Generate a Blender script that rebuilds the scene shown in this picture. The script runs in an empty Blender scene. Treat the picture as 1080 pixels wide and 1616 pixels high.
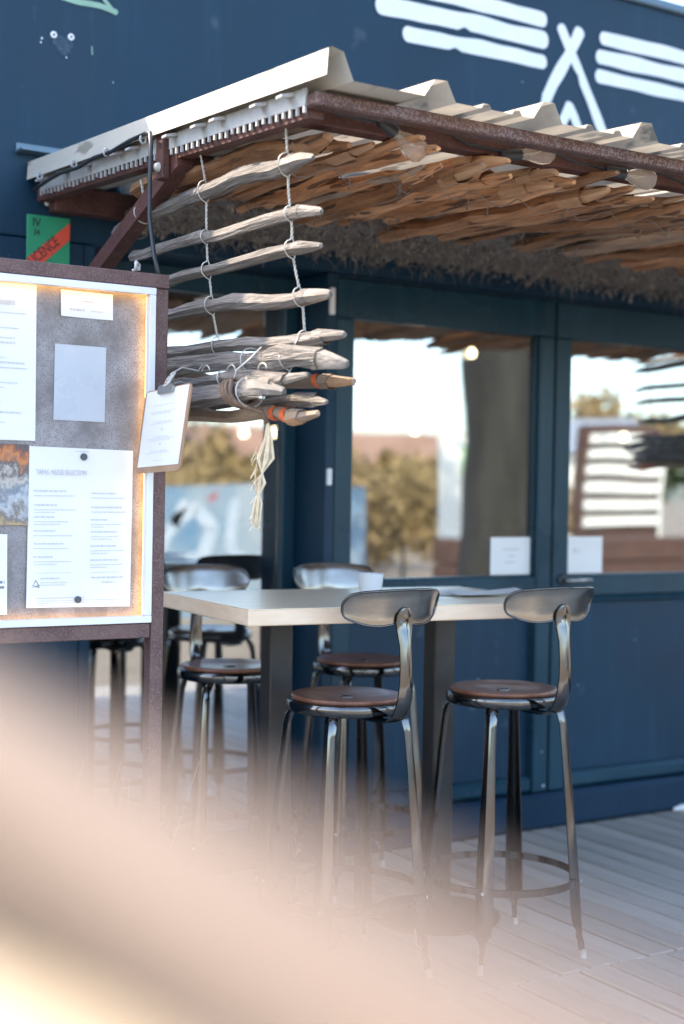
import bpy, math, random
from mathutils import Vector, Matrix, noise as mnoise
random.seed(7)
R = math.radians
PI = math.pi
scene = bpy.context.scene
COL = scene.collection

# ------------------------------------------------------------------ camera
CAM = Vector((0.0, -4.276, 1.304))
psi, pitch, roll = R(32.0), R(-0.82), R(1.0)
fwd = Vector((math.sin(psi)*math.cos(pitch), math.cos(psi)*math.cos(pitch), math.sin(pitch)))
r0 = Vector((math.cos(psi), -math.sin(psi), 0.0))
u0 = r0.cross(fwd)
rr = r0*math.cos(roll) + u0*math.sin(roll)
uu = u0*math.cos(roll) - r0*math.sin(roll)
cam = bpy.data.cameras.new('camera')
cam.sensor_fit = 'VERTICAL'
cam.sensor_height = 36.0
cam.lens = 50.0
cam.clip_start = 0.02
cam.clip_end = 3000.0
cam.dof.use_dof = True
cam.dof.focus_distance = 3.5
cam.dof.aperture_fstop = 1.8
cam.dof.aperture_blades = 0
camo = bpy.data.objects.new('camera', cam)
COL.objects.link(camo)
M = Matrix((rr, uu, -fwd)).transposed().to_4x4()
M.translation = CAM
camo.matrix_world = M
scene.camera = camo

# ------------------------------------------------------------------ sky, sun, exposure
TO_SUN = Vector((-0.75, 1.0, 1.22)).normalized()
elev = math.asin(TO_SUN.z)
azim = math.atan2(TO_SUN.x, TO_SUN.y)
world = bpy.data.worlds.new('World')
scene.world = world
world.use_nodes = True
wn = world.node_tree
wn.nodes.clear()
wo = wn.nodes.new('ShaderNodeOutputWorld')
wb = wn.nodes.new('ShaderNodeBackground')
ws = wn.nodes.new('ShaderNodeTexSky')
ws.sky_type = 'NISHITA'
ws.sun_disc = False
ws.sun_elevation = elev
ws.sun_rotation = azim
ws.air_density = 1.0
ws.dust_density = 2.2
ws.ozone_density = 1.0
wb.inputs['Strength'].default_value = 0.15
wn.links.new(ws.outputs[0], wb.inputs[0])
wn.links.new(wb.outputs[0], wo.inputs[0])
sl = bpy.data.lights.new('sun', 'SUN')
sl.energy = 2.1
sl.angle = R(0.55)
sl.color = (1.0, 0.84, 0.65)
so = bpy.data.objects.new('sun', sl)
so.rotation_euler = TO_SUN.to_track_quat('Z', 'Y').to_euler()
so.location = (-6, 8, 12)
COL.objects.link(so)
scene.view_settings.view_transform = 'Standard'
scene.view_settings.look = 'None'
scene.view_settings.exposure = 2.5
scene.view_settings.gamma = 1.0
scene.view_settings.use_curve_mapping = False
scene.render.engine = 'CYCLES'
scene.cycles.use_denoising = True
scene.cycles.max_bounces = 8
scene.cycles.transparent_max_bounces = 12
scene.cycles.sample_clamp_indirect = 6.0

# ------------------------------------------------------------------ materials
def nt(name):
    m = bpy.data.materials.new(name)
    m.use_nodes = True
    return m, m.node_tree.nodes, m.node_tree.links

def mat(name, c1, c2=None, scale=8.0, rough=0.6, rvar=0.12, metal=0.0, bump=0.0, bscale=None,
        stretch=(1, 1, 1), detail=6.0, spots=None, spot_scale=40.0, spot_at=0.66, rand=0.0,
        spec=0.5, trans=0.0, lo=0.35, hi=0.65, coat=0.0):
    m, n, l = nt(name)
    b = n['Principled BSDF']
    tc = n.new('ShaderNodeTexCoord')
    mp = n.new('ShaderNodeMapping')
    mp.inputs['Scale'].default_value = stretch
    l.new(tc.outputs['Object'], mp.inputs['Vector'])
    tex = n.new('ShaderNodeTexNoise')
    tex.inputs['Scale'].default_value = scale
    tex.inputs['Detail'].default_value = detail
    tex.inputs['Roughness'].default_value = 0.62
    l.new(mp.outputs[0], tex.inputs['Vector'])
    ramp = n.new('ShaderNodeMapRange')
    ramp.inputs[1].default_value = lo
    ramp.inputs[2].default_value = hi
    l.new(tex.outputs['Fac'], ramp.inputs[0])
    mix = n.new('ShaderNodeMix')
    mix.data_type = 'RGBA'
    mix.inputs[6].default_value = (*c1, 1)
    mix.inputs[7].default_value = (*(c2 or c1), 1)
    l.new(ramp.outputs[0], mix.inputs[0])
    col = mix.outputs[2]
    if spots:
        t2 = n.new('ShaderNodeTexNoise')
        t2.inputs['Scale'].default_value = spot_scale
        t2.inputs['Detail'].default_value = 3
        l.new(mp.outputs[0], t2.inputs['Vector'])
        r2 = n.new('ShaderNodeMapRange')
        r2.inputs[1].default_value = spot_at
        r2.inputs[2].default_value = spot_at + 0.06
        l.new(t2.outputs['Fac'], r2.inputs[0])
        mx = n.new('ShaderNodeMix')
        mx.data_type = 'RGBA'
        l.new(r2.outputs[0], mx.inputs[0])
        l.new(col, mx.inputs[6])
        mx.inputs[7].default_value = (*spots, 1)
        col = mx.outputs[2]
    if rand:
        oi = n.new('ShaderNodeObjectInfo')
        hs = n.new('ShaderNodeHueSaturation')
        mr = n.new('ShaderNodeMapRange')
        mr.inputs[3].default_value = 1.0 - rand
        mr.inputs[4].default_value = 1.0 + rand
        l.new(oi.outputs['Random'], mr.inputs[0])
        l.new(mr.outputs[0], hs.inputs['Value'])
        l.new(col, hs.inputs['Color'])
        col = hs.outputs[0]
    l.new(col, b.inputs['Base Color'])
    rm = n.new('ShaderNodeMapRange')
    rm.inputs[3].default_value = max(0.02, rough - rvar)
    rm.inputs[4].default_value = min(1.0, rough + rvar)
    l.new(tex.outputs['Fac'], rm.inputs[0])
    l.new(rm.outputs[0], b.inputs['Roughness'])
    b.inputs['Metallic'].default_value = metal
    b.inputs['Specular IOR Level'].default_value = spec
    if coat:
        b.inputs['Coat Weight'].default_value = coat
        b.inputs['Coat Roughness'].default_value = 0.12
    if bump:
        bt = n.new('ShaderNodeTexNoise')
        bt.inputs['Scale'].default_value = bscale or scale*3
        bt.inputs['Detail'].default_value = 5
        l.new(mp.outputs[0], bt.inputs['Vector'])
        bp = n.new('ShaderNodeBump')
        bp.inputs['Strength'].default_value = bump
        bp.inputs['Distance'].default_value = 0.01
        l.new(bt.outputs['Fac'], bp.inputs['Height'])
        l.new(bp.outputs[0], b.inputs['Normal'])
    if trans:
        out = n['Material Output']
        tr = n.new('ShaderNodeBsdfTranslucent')
        l.new(col, tr.inputs['Color'])
        ms = n.new('ShaderNodeMixShader')
        ms.inputs[0].default_value = trans
        l.new(b.outputs[0], ms.inputs[1])
        l.new(tr.outputs[0], ms.inputs[2])
        l.new(ms.outputs[0], out.inputs['Surface'])
    return m

def emit(name, c, s):
    m, n, l = nt(name)
    b = n['Principled BSDF']
    b.inputs['Base Color'].default_value = (*c, 1)
    b.inputs['Emission Color'].default_value = (*c, 1)
    b.inputs['Emission Strength'].default_value = s
    return m

def glass_mat(name, refl, tint, rough=0.0):
    m, n, l = nt(name)
    n.remove(n['Principled BSDF'])
    out = n['Material Output']
    tr = n.new('ShaderNodeBsdfTransparent')
    tr.inputs['Color'].default_value = (*tint, 1)
    gl = n.new('ShaderNodeBsdfGlossy')
    gl.inputs['Roughness'].default_value = rough
    gl.inputs['Color'].default_value = (0.93, 0.97, 1, 1)
    tc = n.new('ShaderNodeTexCoord')
    nz = n.new('ShaderNodeTexNoise')
    nz.inputs['Scale'].default_value = 1.6
    nz.inputs['Detail'].default_value = 1
    l.new(tc.outputs['Object'], nz.inputs['Vector'])
    bp = n.new('ShaderNodeBump')
    bp.inputs['Strength'].default_value = 0.09
    bp.inputs['Distance'].default_value = 0.02
    l.new(nz.outputs['Fac'], bp.inputs['Height'])
    l.new(bp.outputs[0], gl.inputs['Normal'])
    ms = n.new('ShaderNodeMixShader')
    ms.inputs[0].default_value = refl
    l.new(tr.outputs[0], ms.inputs[1])
    l.new(gl.outputs[0], ms.inputs[2])
    df = n.new('ShaderNodeBsdfDiffuse')
    df.inputs['Color'].default_value = (0.5, 0.5, 0.48, 1)
    d1 = n.new('ShaderNodeTexNoise'); d1.inputs['Scale'].default_value = 5.0; d1.inputs['Detail'].default_value = 8
    mp = n.new('ShaderNodeMapping'); mp.inputs['Scale'].default_value = (1, 1, .35)
    l.new(tc.outputs['Object'], mp.inputs['Vector']); l.new(mp.outputs[0], d1.inputs['Vector'])
    dr_ = n.new('ShaderNodeMapRange'); dr_.inputs[1].default_value = .45; dr_.inputs[2].default_value = .75; dr_.inputs[3].default_value = .0; dr_.inputs[4].default_value = .028
    l.new(d1.outputs['Fac'], dr_.inputs[0])
    m2 = n.new('ShaderNodeMixShader')
    l.new(dr_.outputs[0], m2.inputs[0]); l.new(ms.outputs[0], m2.inputs[1]); l.new(df.outputs[0], m2.inputs[2])
    l.new(m2.outputs[0], out.inputs['Surface'])
    return m

MT = {}
def navy_mat(name, c1, c2, rough, scuff):
    """painted boards: uneven roller coat, vertical runs, pale scuffs thicker near the ground"""
    m, n, l = nt(name)
    b = n['Principled BSDF']
    tc = n.new('ShaderNodeTexCoord')
    def noise(scale, stretch, detail=5):
        mp = n.new('ShaderNodeMapping'); mp.inputs['Scale'].default_value = stretch
        l.new(tc.outputs['Object'], mp.inputs['Vector'])
        t = n.new('ShaderNodeTexNoise'); t.inputs['Scale'].default_value = scale; t.inputs['Detail'].default_value = detail
        l.new(mp.outputs[0], t.inputs['Vector'])
        return t.outputs['Fac']
    def rng(x, a, b_, c=0.0, d=1.0):
        r = n.new('ShaderNodeMapRange'); r.inputs[1].default_value = a; r.inputs[2].default_value = b_
        r.inputs[3].default_value = c; r.inputs[4].default_value = d
        l.new(x, r.inputs[0]); return r.outputs[0]
    def mix(f, a, b_):
        x = n.new('ShaderNodeMix'); x.data_type = 'RGBA'; l.new(f, x.inputs[0])
        if isinstance(a, tuple): x.inputs[6].default_value = (*a, 1)
        else: l.new(a, x.inputs[6])
        if isinstance(b_, tuple): x.inputs[7].default_value = (*b_, 1)
        else: l.new(b_, x.inputs[7])
        return x.outputs[2]
    b.inputs['Specular IOR Level'].default_value = 0.28
    patch = noise(2.2, (1, 1, 1), 6)
    c = mix(rng(patch, .36, .64), c1, c2)
    c = mix(rng(noise(16, (1, 1, .12), 4), .54, .80, 0, .5), c, tuple(v*1.4+.002 for v in c2))      # runs
    c = mix(rng(noise(9, (1, 1, .6), 8), .66, .74, 0, scuff), c, (0.15, 0.19, 0.22))                 # scuffs
    c = mix(rng(noise(55, (1, 1, 1), 2), .76, .79, 0, scuff*1.4), c, (0.42, 0.45, 0.46))             # chips
    l.new(c, b.inputs['Base Color'])
    l.new(rng(patch, .3, .7, rough-.09, rough+.12), b.inputs['Roughness'])
    bp = n.new('ShaderNodeBump'); bp.inputs['Strength'].default_value = .12; bp.inputs['Distance'].default_value = .004
    l.new(noise(70, (1, 1, .35), 4), bp.inputs['Height']); l.new(bp.outputs[0], b.inputs['Normal'])
    return m
MT['navy'] = navy_mat('navy_paint', (0.0045, 0.0285, 0.056), (0.0075, 0.0370, 0.070), 0.48, 0.24)
MT['navy_frame'] = navy_mat('navy_frame_paint', (0.0110, 0.0430, 0.066), (0.0150, 0.0530, 0.079), 0.32, 0.16)
MT['navy_base'] = navy_mat('navy_plinth_paint', (0.0028, 0.0215, 0.047), (0.0050, 0.0285, 0.058), 0.42, 0.45)
MT['white_paint'] = mat('white_wall_paint', (0.80, 0.82, 0.82), (0.72, 0.75, 0.76), 9.0, 0.6, bump=0.03)
MT['mint'] = mat('mint_spray_paint', (0.27, 0.43, 0.32), (0.23, 0.38, 0.28), 12, 0.6)
MT['coping'] = mat('coping_metal', (0.10, 0.16, 0.21), (0.13, 0.19, 0.24), 6, 0.4, metal=0.3)
MT['rust'] = mat('rusty_steel', (0.115, 0.048, 0.038), (0.070, 0.030, 0.026), 14, 0.6, 0.15, metal=0.15, bump=0.12, bscale=120,
                 spots=(0.125, 0.068, 0.06), spot_scale=110, spot_at=0.58)
MT['rust_bare'] = mat('worn_steel', (0.13, 0.065, 0.055), (0.075, 0.04, 0.035), 16, 0.45, 0.18, metal=0.5, bump=0.15, bscale=150,
                      spots=(0.19, 0.135, 0.125), spot_scale=220, spot_at=0.50)
MT['board_steel'] = mat('board_steel', (0.15, 0.085, 0.078), (0.10, 0.055, 0.05), 18, 0.55, 0.15, metal=0.25, bump=0.1, bscale=140,
                        spots=(0.165, 0.11, 0.105), spot_scale=230, spot_at=0.53)
MT['sheet'] = mat('grp_sheet', (0.44, 0.385, 0.30), (0.26, 0.24, 0.20), 9, 0.6, bump=0.04, trans=0.34, stretch=(1, 0.4, 1),
                  spots=(0.15, 0.145, 0.125), spot_scale=16, spot_at=0.60)
MT['flash'] = mat('edge_flashing', (0.56, 0.54, 0.48), (0.46, 0.45, 0.40), 6, 0.55, stretch=(1, 0.3, 1), bump=0.03,
                  spots=(0.26, 0.25, 0.21), spot_scale=18, spot_at=0.62)
MT['comb'] = mat('white_plastic', (0.46, 0.47, 0.47), (0.38, 0.39, 0.39), 20, 0.5)
MT['black'] = mat('black_rubber', (0.018, 0.022, 0.028), (0.03, 0.035, 0.04), 20, 0.45)
MT['grey_stake'] = mat('weathered_stake', (0.27, 0.245, 0.22), (0.105, 0.092, 0.082), 16, 0.9, stretch=(9, 0.28, 9), bump=1.0, bscale=26,
                       rand=0.16, spots=(0.10, 0.085, 0.075), spot_scale=22, spot_at=0.66)
MT['tan_stake'] = mat('cut_stake', (0.38, 0.28, 0.20), (0.24, 0.175, 0.125), 14, 0.8, stretch=(4, 0.6, 4), bump=0.3, bscale=40, rand=0.12)
MT['brown_tip'] = mat('cut_brown_wood', (0.50, 0.315, 0.185), (0.36, 0.205, 0.11), 14, 0.8, stretch=(4, 0.7, 4), bump=0.3, bscale=40, rand=0.3)
MT['pale_cut'] = mat('pale_cut_wood', (0.31, 0.275, 0.235), (0.18, 0.158, 0.135), 18, 0.85, stretch=(4, 0.8, 4), bump=0.4, bscale=40, rand=0.1)
MT['brown_stake'] = mat('brown_stake', (0.54, 0.29, 0.145), (0.27, 0.130, 0.064), 10, 0.75, stretch=(6, 0.5, 6), bump=0.4, bscale=36,
                        rand=0.45, spots=(0.12, 0.06, 0.034), spot_scale=9, spot_at=0.58)
MT['wire'] = mat('galvanised_wire', (0.55, 0.54, 0.50), (0.42, 0.41, 0.38), 60, 0.5, metal=0.3)
MT['old_wire'] = mat('dull_wire', (0.22, 0.20, 0.18), (0.16, 0.15, 0.14), 60, 0.6, metal=0.3)
MT['twine'] = mat('sisal_twine', (0.78, 0.68, 0.50), (0.66, 0.55, 0.38), 60, 0.9)
MT['brown_rope'] = mat('brown_rope', (0.20, 0.13, 0.085), (0.13, 0.085, 0.06), 60, 0.9, bump=0.4, bscale=160)
MT['tape'] = mat('orange_tape', (0.85, 0.17, 0.045), (0.80, 0.14, 0.04), 12, 0.5)
MT['fringe'] = mat('dried_heather', (0.17, 0.148, 0.13), (0.34, 0.305, 0.27), 30, 0.95, trans=0.2)
MT['steel'] = mat('lacquered_steel', (0.175, 0.170, 0.165), (0.095, 0.093, 0.092), 9, 0.11, 0.06, metal=1.0, stretch=(1, 1, 0.4),
                  spots=(0.11, 0.10, 0.095), spot_scale=18, spot_at=0.66)
MT['plate'] = mat('brushed_steel_plate', (0.37, 0.345, 0.305), (0.27, 0.25, 0.22), 8, 0.24, 0.08, metal=1.0, stretch=(1, 1, 3))
MT['seat'] = mat('walnut_seat', (0.23, 0.095, 0.055), (0.15, 0.058, 0.034), 10, 0.36, 0.06, stretch=(6, 0.7, 1), bump=0.04, bscale=60, coat=0.25)
MT['table_top'] = mat('pale_tabletop', (0.88, 0.76, 0.57), (0.79, 0.66, 0.47), 6, 0.30, 0.06, stretch=(0.5, 5, 1))
MT['ply'] = mat('ply_edge', (0.88, 0.69, 0.50), (0.80, 0.60, 0.42), 9, 0.6, stretch=(1, 1, 5), bump=0.1, bscale=80,
                spots=(0.30, 0.20, 0.12), spot_scale=40, spot_at=0.72)
MT['leg_black'] = mat('black_steel', (0.028, 0.027, 0.028), (0.045, 0.042, 0.04), 8, 0.38, metal=0.3)
MT['paper'] = mat('paper', (0.80, 0.80, 0.79), (0.74, 0.74, 0.73), 4, 0.5, 0.1)
MT['ink'] = mat('grey_ink', (0.16, 0.16, 0.17), (0.22, 0.22, 0.23), 200, 0.7)
MT['ink_pale'] = mat('pale_ink', (0.52, 0.53, 0.54), (0.62, 0.62, 0.62), 200, 0.7)
MT['zinc'] = mat('mottled_zinc', (0.36, 0.35, 0.36), (0.20, 0.185, 0.185), 11, 0.6, 0.15, metal=0.25, bump=0.1, bscale=140,
                 spots=(0.19, 0.165, 0.155), spot_scale=330, spot_at=0.55)
MT['sleeve'] = mat('plastic_sleeve', (0.44, 0.48, 0.53), (0.50, 0.53, 0.57), 5, 0.3)
MT['white_alu'] = mat('white_frame', (0.80, 0.81, 0.82), (0.74, 0.75, 0.77), 6, 0.4)
MT['led'] = emit('warm_led', (1.0, 0.55, 0.17), 1.6)
MT['bulb_lit'] = emit('warm_bulb', (1.0, 0.70, 0.38), 4.0)
MT['clip_wood'] = mat('hardboard', (0.42, 0.27, 0.17), (0.34, 0.21, 0.13), 14, 0.6)
MT['chrome'] = mat('clip_steel', (0.45, 0.45, 0.44), (0.35, 0.35, 0.34), 20, 0.3, metal=1.0)
MT['magnet'] = mat('dark_magnet', (0.06, 0.075, 0.085), (0.08, 0.09, 0.10), 20, 0.4)
MT['green'] = mat('licence_green', (0.02, 0.25, 0.12), (0.025, 0.28, 0.14), 5, 0.4)
MT['red'] = mat('licence_red', (0.70, 0.09, 0.05), (0.62, 0.07, 0.04), 5, 0.4)
MT['dark_ink'] = mat('dark_ink', (0.012, 0.022, 0.025), (0.02, 0.03, 0.03), 20, 0.5)
MT['deck'] = mat('deck_board', (0.42, 0.39, 0.345), (0.345, 0.32, 0.28), 4, 0.72, 0.1, stretch=(3, 0.4, 1), bump=0.14, bscale=24,
                 rand=0.16, spots=(0.20, 0.19, 0.175), spot_scale=2.4, spot_at=0.64)
MT['under'] = mat('deck_underside', (0.012, 0.011, 0.010), None, 8, 0.9)
MT['ground'] = mat('sandy_ground', (0.22, 0.185, 0.14), (0.17, 0.14, 0.105), 1.3, 0.95, bump=0.4, bscale=30, spots=(0.24, 0.20, 0.15), spot_scale=5, spot_at=0.62)
MT['glass'] = glass_mat('window_glass', 0.36, (0.80, 0.86, 0.88), 0.012)
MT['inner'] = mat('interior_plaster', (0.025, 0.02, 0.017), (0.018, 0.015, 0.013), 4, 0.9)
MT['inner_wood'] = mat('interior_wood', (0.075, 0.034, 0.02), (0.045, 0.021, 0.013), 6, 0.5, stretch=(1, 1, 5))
MT['rail_wood'] = mat('pale_rail_wood', (0.128, 0.095, 0.075), (0.106, 0.078, 0.061), 12, 0.8, stretch=(4, 0.6, 4), bump=0.3)
MT['rail_shade'] = mat('shade_gap_wood', (0.082, 0.059, 0.042), (0.068, 0.048, 0.034), 12, 0.9, stretch=(4, 0.6, 4), bump=0.3)  # dark tone paints the shadow gap between the rails
MT['rail_cream'] = mat('sunlit_tone_wood', (0.44, 0.37, 0.265), (0.40, 0.33, 0.235), 12, 0.8, stretch=(4, 0.6, 4), bump=0.3)  # lighter cream puts the sunlight on the lower rail into its colour
MT['dry_grass'] = mat('dry_grass', (0.50, 0.42, 0.30), (0.42, 0.34, 0.24), 20, 0.9, trans=0.3)
MT['cup'] = mat('white_cup', (0.78, 0.79, 0.80), (0.74, 0.75, 0.77), 6, 0.35)
MT['bark'] = mat('tree_bark', (0.026, 0.026, 0.021), (0.005, 0.005, 0.0045), 2.2, 0.95, stretch=(2, 2, 0.4), bump=0.8, bscale=20)
MT['leaf_green'] = mat('green_leaves', (0.05, 0.085, 0.025), (0.09, 0.12, 0.035), 3, 0.8, trans=0.3)
MT['leaf_gold'] = mat('golden_leaves', (0.34, 0.25, 0.12), (0.20, 0.145, 0.06), 3, 0.9, trans=0.3)
MT['brick'] = mat('brick_wall', (0.27, 0.165, 0.115), (0.20, 0.115, 0.075), .8, 0.9)
MT['roof_grey'] = mat('grey_roof', (0.22, 0.26, 0.31), (0.18, 0.21, 0.26), 2, 0.8)
MT['graffiti'] = mat('graffiti_wall', (0.09, 0.19, 0.30), (0.26, 0.32, 0.36), 1.2, 0.8, detail=2, spots=(0.30, 0.05, 0.06), spot_scale=2.2, spot_at=0.66)
MT['pale_blue'] = mat('pale_blue_spray', (0.40, 0.47, 0.53), (0.30, 0.38, 0.46), 3, 0.7)
MT['dark_timber'] = mat('dark_timber', (0.09, 0.045, 0.03), (0.055, 0.03, 0.022), 6, 0.7, stretch=(1, 1, 4))
MT['panel_white'] = mat('white_panel', (0.75, 0.76, 0.70), (0.68, 0.70, 0.64), 3, 0.6)
MT['green_sign'] = mat('green_sign', (0.08, 0.42, 0.05), (0.07, 0.38, 0.05), 3, 0.6)

def clear_bulb():
    m, n, l = nt('clear_bulb_glass')
    b = n['Principled BSDF']
    b.inputs['Base Color'].default_value = (1, 0.93, 0.84, 1)
    b.inputs['Transmission Weight'].default_value = 0.85
    b.inputs['Roughness'].default_value = 0.06
    b.inputs['IOR'].default_value = 1.25
    return m
MT['bulb'] = clear_bulb()

def poster_mat():
    m, n, l = nt('poster_print')
    b = n['Principled BSDF']
    tc = n.new('ShaderNodeTexCoord')
    mp = n.new('ShaderNodeMapping')
    mp.inputs['Scale'].default_value = (20, 1, 14)
    l.new(tc.outputs['Object'], mp.inputs['Vector'])
    v = n.new('ShaderNodeTexNoise')
    v.inputs['Scale'].default_value = 1.0
    v.inputs['Detail'].default_value = 9
    v.inputs['Roughness'].default_value = 0.7
    l.new(mp.outputs[0], v.inputs['Vector'])
    sx = n.new('ShaderNodeSeparateXYZ')
    l.new(tc.outputs['Object'], sx.inputs[0])
    hz = n.new('ShaderNodeMapRange')
    hz.inputs[1].default_value = 1.213; hz.inputs[2].default_value = 1.401
    l.new(sx.outputs['Z'], hz.inputs[0])
    mm = n.new('ShaderNodeMath'); mm.operation = 'MULTIPLY_ADD'
    l.new(v.outputs['Fac'], mm.inputs[0]); mm.inputs[1].default_value = 1.3
    l.new(hz.outputs[0], mm.inputs[2])
    r = n.new('ShaderNodeValToRGB')
    e = r.color_ramp.elements
    e[0].position = 0.30; e[0].color = (0.30, 0.16, 0.08, 1)
    e[1].position = 0.98; e[1].color = (0.10, 0.07, 0.07, 1)
    for p, c in ((0.38, (0.42, 0.30, 0.16, 1)), (0.46, (0.16, 0.14, 0.13, 1)), (0.55, (0.45, 0.48, 0.5, 1)), (0.63, (0.16, 0.19, 0.24, 1)), (0.72, (0.50, 0.46, 0.40, 1)), (0.80, (0.09, 0.08, 0.09, 1)), (0.88, (0.55, 0.20, 0.06, 1)), (0.93, (0.32, 0.10, 0.04, 1))):
        x = e.new(p); x.color = c
    dv = n.new('ShaderNodeMath'); dv.operation = 'DIVIDE'; dv.inputs[1].default_value = 1.75
    l.new(mm.outputs[0], dv.inputs[0])
    l.new(dv.outputs[0], r.inputs[0])
    l.new(r.outputs[0], b.inputs['Base Color'])
    b.inputs['Roughness'].default_value = 0.35
    return m
MT['poster'] = poster_mat()

# ------------------------------------------------------------------ mesh helpers
class MB:
    def __init__(s):
        s.v = []; s.f = []
    def add(s, vs, fs):
        o = len(s.v)
        s.v += [tuple(p) for p in vs]
        s.f += [tuple(i+o for i in f) for f in fs]
        return s
    def box(s, x0, x1, y0, y1, z0, z1, bev=0.0):
        if bev <= 0:
            vs = [(x, y, z) for x in (x0, x1) for y in (y0, y1) for z in (z0, z1)]
            return s.add(vs, [(0, 1, 3, 2), (4, 6, 7, 5), (0, 4, 5, 1), (2, 3, 7, 6), (0, 2, 6, 4), (1, 5, 7, 3)])
        b = min(bev, (x1-x0)*.45, (y1-y0)*.45, (z1-z0)*.45)
        vs = []
        idx = {}
        for sx in (0, 1):
            for sy in (0, 1):
                for sz in (0, 1):
                    X = (x0, x1)[sx]; Y = (y0, y1)[sy]; Z = (z0, z1)[sz]
                    ix = (b, -b)[sx]; iy = (b, -b)[sy]; iz = (b, -b)[sz]
                    for ax in range(3):
                        p = [X+ix, Y+iy, Z+iz]
                        p[ax] = (X, Y, Z)[ax]
                        idx[(sx, sy, sz, ax)] = len(vs)
                        vs.append(tuple(p))
        g = idx
        fs = []
        for ax in range(3):
            o = [a for a in range(3) if a != ax]
            for sd in (0, 1):
                q = []
                for (a, c) in ((0, 0), (1, 0), (1, 1), (0, 1)):
                    k = [0, 0, 0]; k[ax] = sd; k[o[0]] = a; k[o[1]] = c
                    q.append(g[(k[0], k[1], k[2], ax)])
                fs.append(tuple(q))
        for ax in range(3):
            o = [a for a in range(3) if a != ax]
            for a in (0, 1):
                for c in (0, 1):
                    q = []
                    k = [0, 0, 0]; k[o[0]] = a; k[o[1]] = c
                    k[ax] = 0
                    q.append(g[(*k, o[0])]); q.append(g[(*k, o[1])])
                    k[ax] = 1
                    q.append(g[(*k, o[1])]); q.append(g[(*k, o[0])])
                    fs.append(tuple(q))
        for sx in (0, 1):
            for sy in (0, 1):
                for sz in (0, 1):
                    fs.append(tuple(g[(sx, sy, sz, ax)] for ax in range(3)))
        return s.add(vs, fs)
    def tube(s, pts, rad, n=6, cap=True, flat=1.0, twist=0.0, jit=0.0, up=None, lob=None):
        pts = [Vector(p) for p in pts]
        if not hasattr(rad, '__len__'):
            rad = [rad]*len(pts)
        rings = []
        ref = Vector(up) if up else Vector((0, 0, 1))
        for i, p in enumerate(pts):
            t = (pts[min(i+1, len(pts)-1)] - pts[max(i-1, 0)]).normalized()
            a = ref - t*ref.dot(t)
            if a.length < 1e-3:
                a = Vector((1, 0, 0)) - t*t.x
            a.normalize()
            b = t.cross(a)
            ref = a
            ring = []
            for k in range(n):
                th = 2*PI*k/n + twist*i
                q = rad[i]*(1+random.uniform(-jit, jit))*(lob[k] if lob else 1.0)
                ring.append(p + a*math.cos(th)*q*flat + b*math.sin(th)*q)
            rings.append(ring)
        vs = [p for r_ in rings for p in r_]
        fs = []
        for i in range(len(pts)-1):
            for k in range(n):
                fs.append((i*n+k, i*n+(k+1) % n, (i+1)*n+(k+1) % n, (i+1)*n+k))
        if cap:
            fs.append(tuple(range(n-1, -1, -1)))
            fs.append(tuple(range((len(pts)-1)*n, len(pts)*n)))
        return s.add(vs, fs)
    def lathe(s, prof, n=32, c=(0, 0, 0)):
        vs = []; fs = []
        m = len(prof)
        for i in range(n):
            a = 2*PI*i/n
            for (r_, z) in prof:
                vs.append((c[0]+r_*math.cos(a), c[1]+r_*math.sin(a), c[2]+z))
        for i in range(n):
            j = (i+1) % n
            for k in range(m-1):
                fs.append((i*m+k, j*m+k, j*m+k+1, i*m+k+1))
        return s.add(vs, fs)
    def poly(s, outline, y0, y1):           # outline in XZ extruded along Y
        n = len(outline)
        vs = [(x, y0, z) for x, z in outline] + [(x, y1, z) for x, z in outline]
        fs = [tuple(range(n)), tuple(range(2*n-1, n-1, -1))]
        fs += [(i, i+n, (i+1) % n+n, (i+1) % n) for i in range(n)]
        return s.add(vs, fs)
    def build(s, name, m, parent=None, smooth=False, kind=None, loc=None, rot=None, angle=None):
        me = bpy.data.meshes.new(name)
        me.from_pydata(s.v, [], s.f)
        import bmesh
        bm = bmesh.new(); bm.from_mesh(me)
        bmesh.ops.recalc_face_normals(bm, faces=bm.faces)
        if angle is not None:
            for f in bm.faces: f.smooth = True
            for e in bm.edges:
                if len(e.link_faces) == 2 and e.calc_face_angle(0) > R(angle): e.smooth = False
        bm.to_mesh(me); bm.free()
        if smooth:
            for p in me.polygons: p.use_smooth = True
        me.materials.append(MT[m] if isinstance(m, str) else m)
        return link(name, me, parent, kind, loc, rot)

def link(name, me, parent=None, kind=None, loc=None, rot=None):
    o = bpy.data.objects.new(name, me)
    COL.objects.link(o)
    if parent: o.parent = parent
    if kind: o['kind'] = kind
    if loc: o.location = loc
    if rot: o.rotation_euler = rot
    return o

def tag(o, label, cat, group=None):
    o['label'] = label; o['category'] = cat
    if group: o['group'] = group
    return o

def empty(name, loc=(0, 0, 0), rz=0.0):
    o = bpy.data.objects.new(name, None)
    o.empty_display_size = 0.1
    COL.objects.link(o)
    o.location = loc
    o.rotation_euler = (0, 0, rz)
    return o

def copy_tree(o, parent=None):
    c = o.copy()
    COL.objects.link(c)
    c.parent = parent
    for ch in list(o.children):
        copy_tree(ch, c)
    return c

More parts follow.
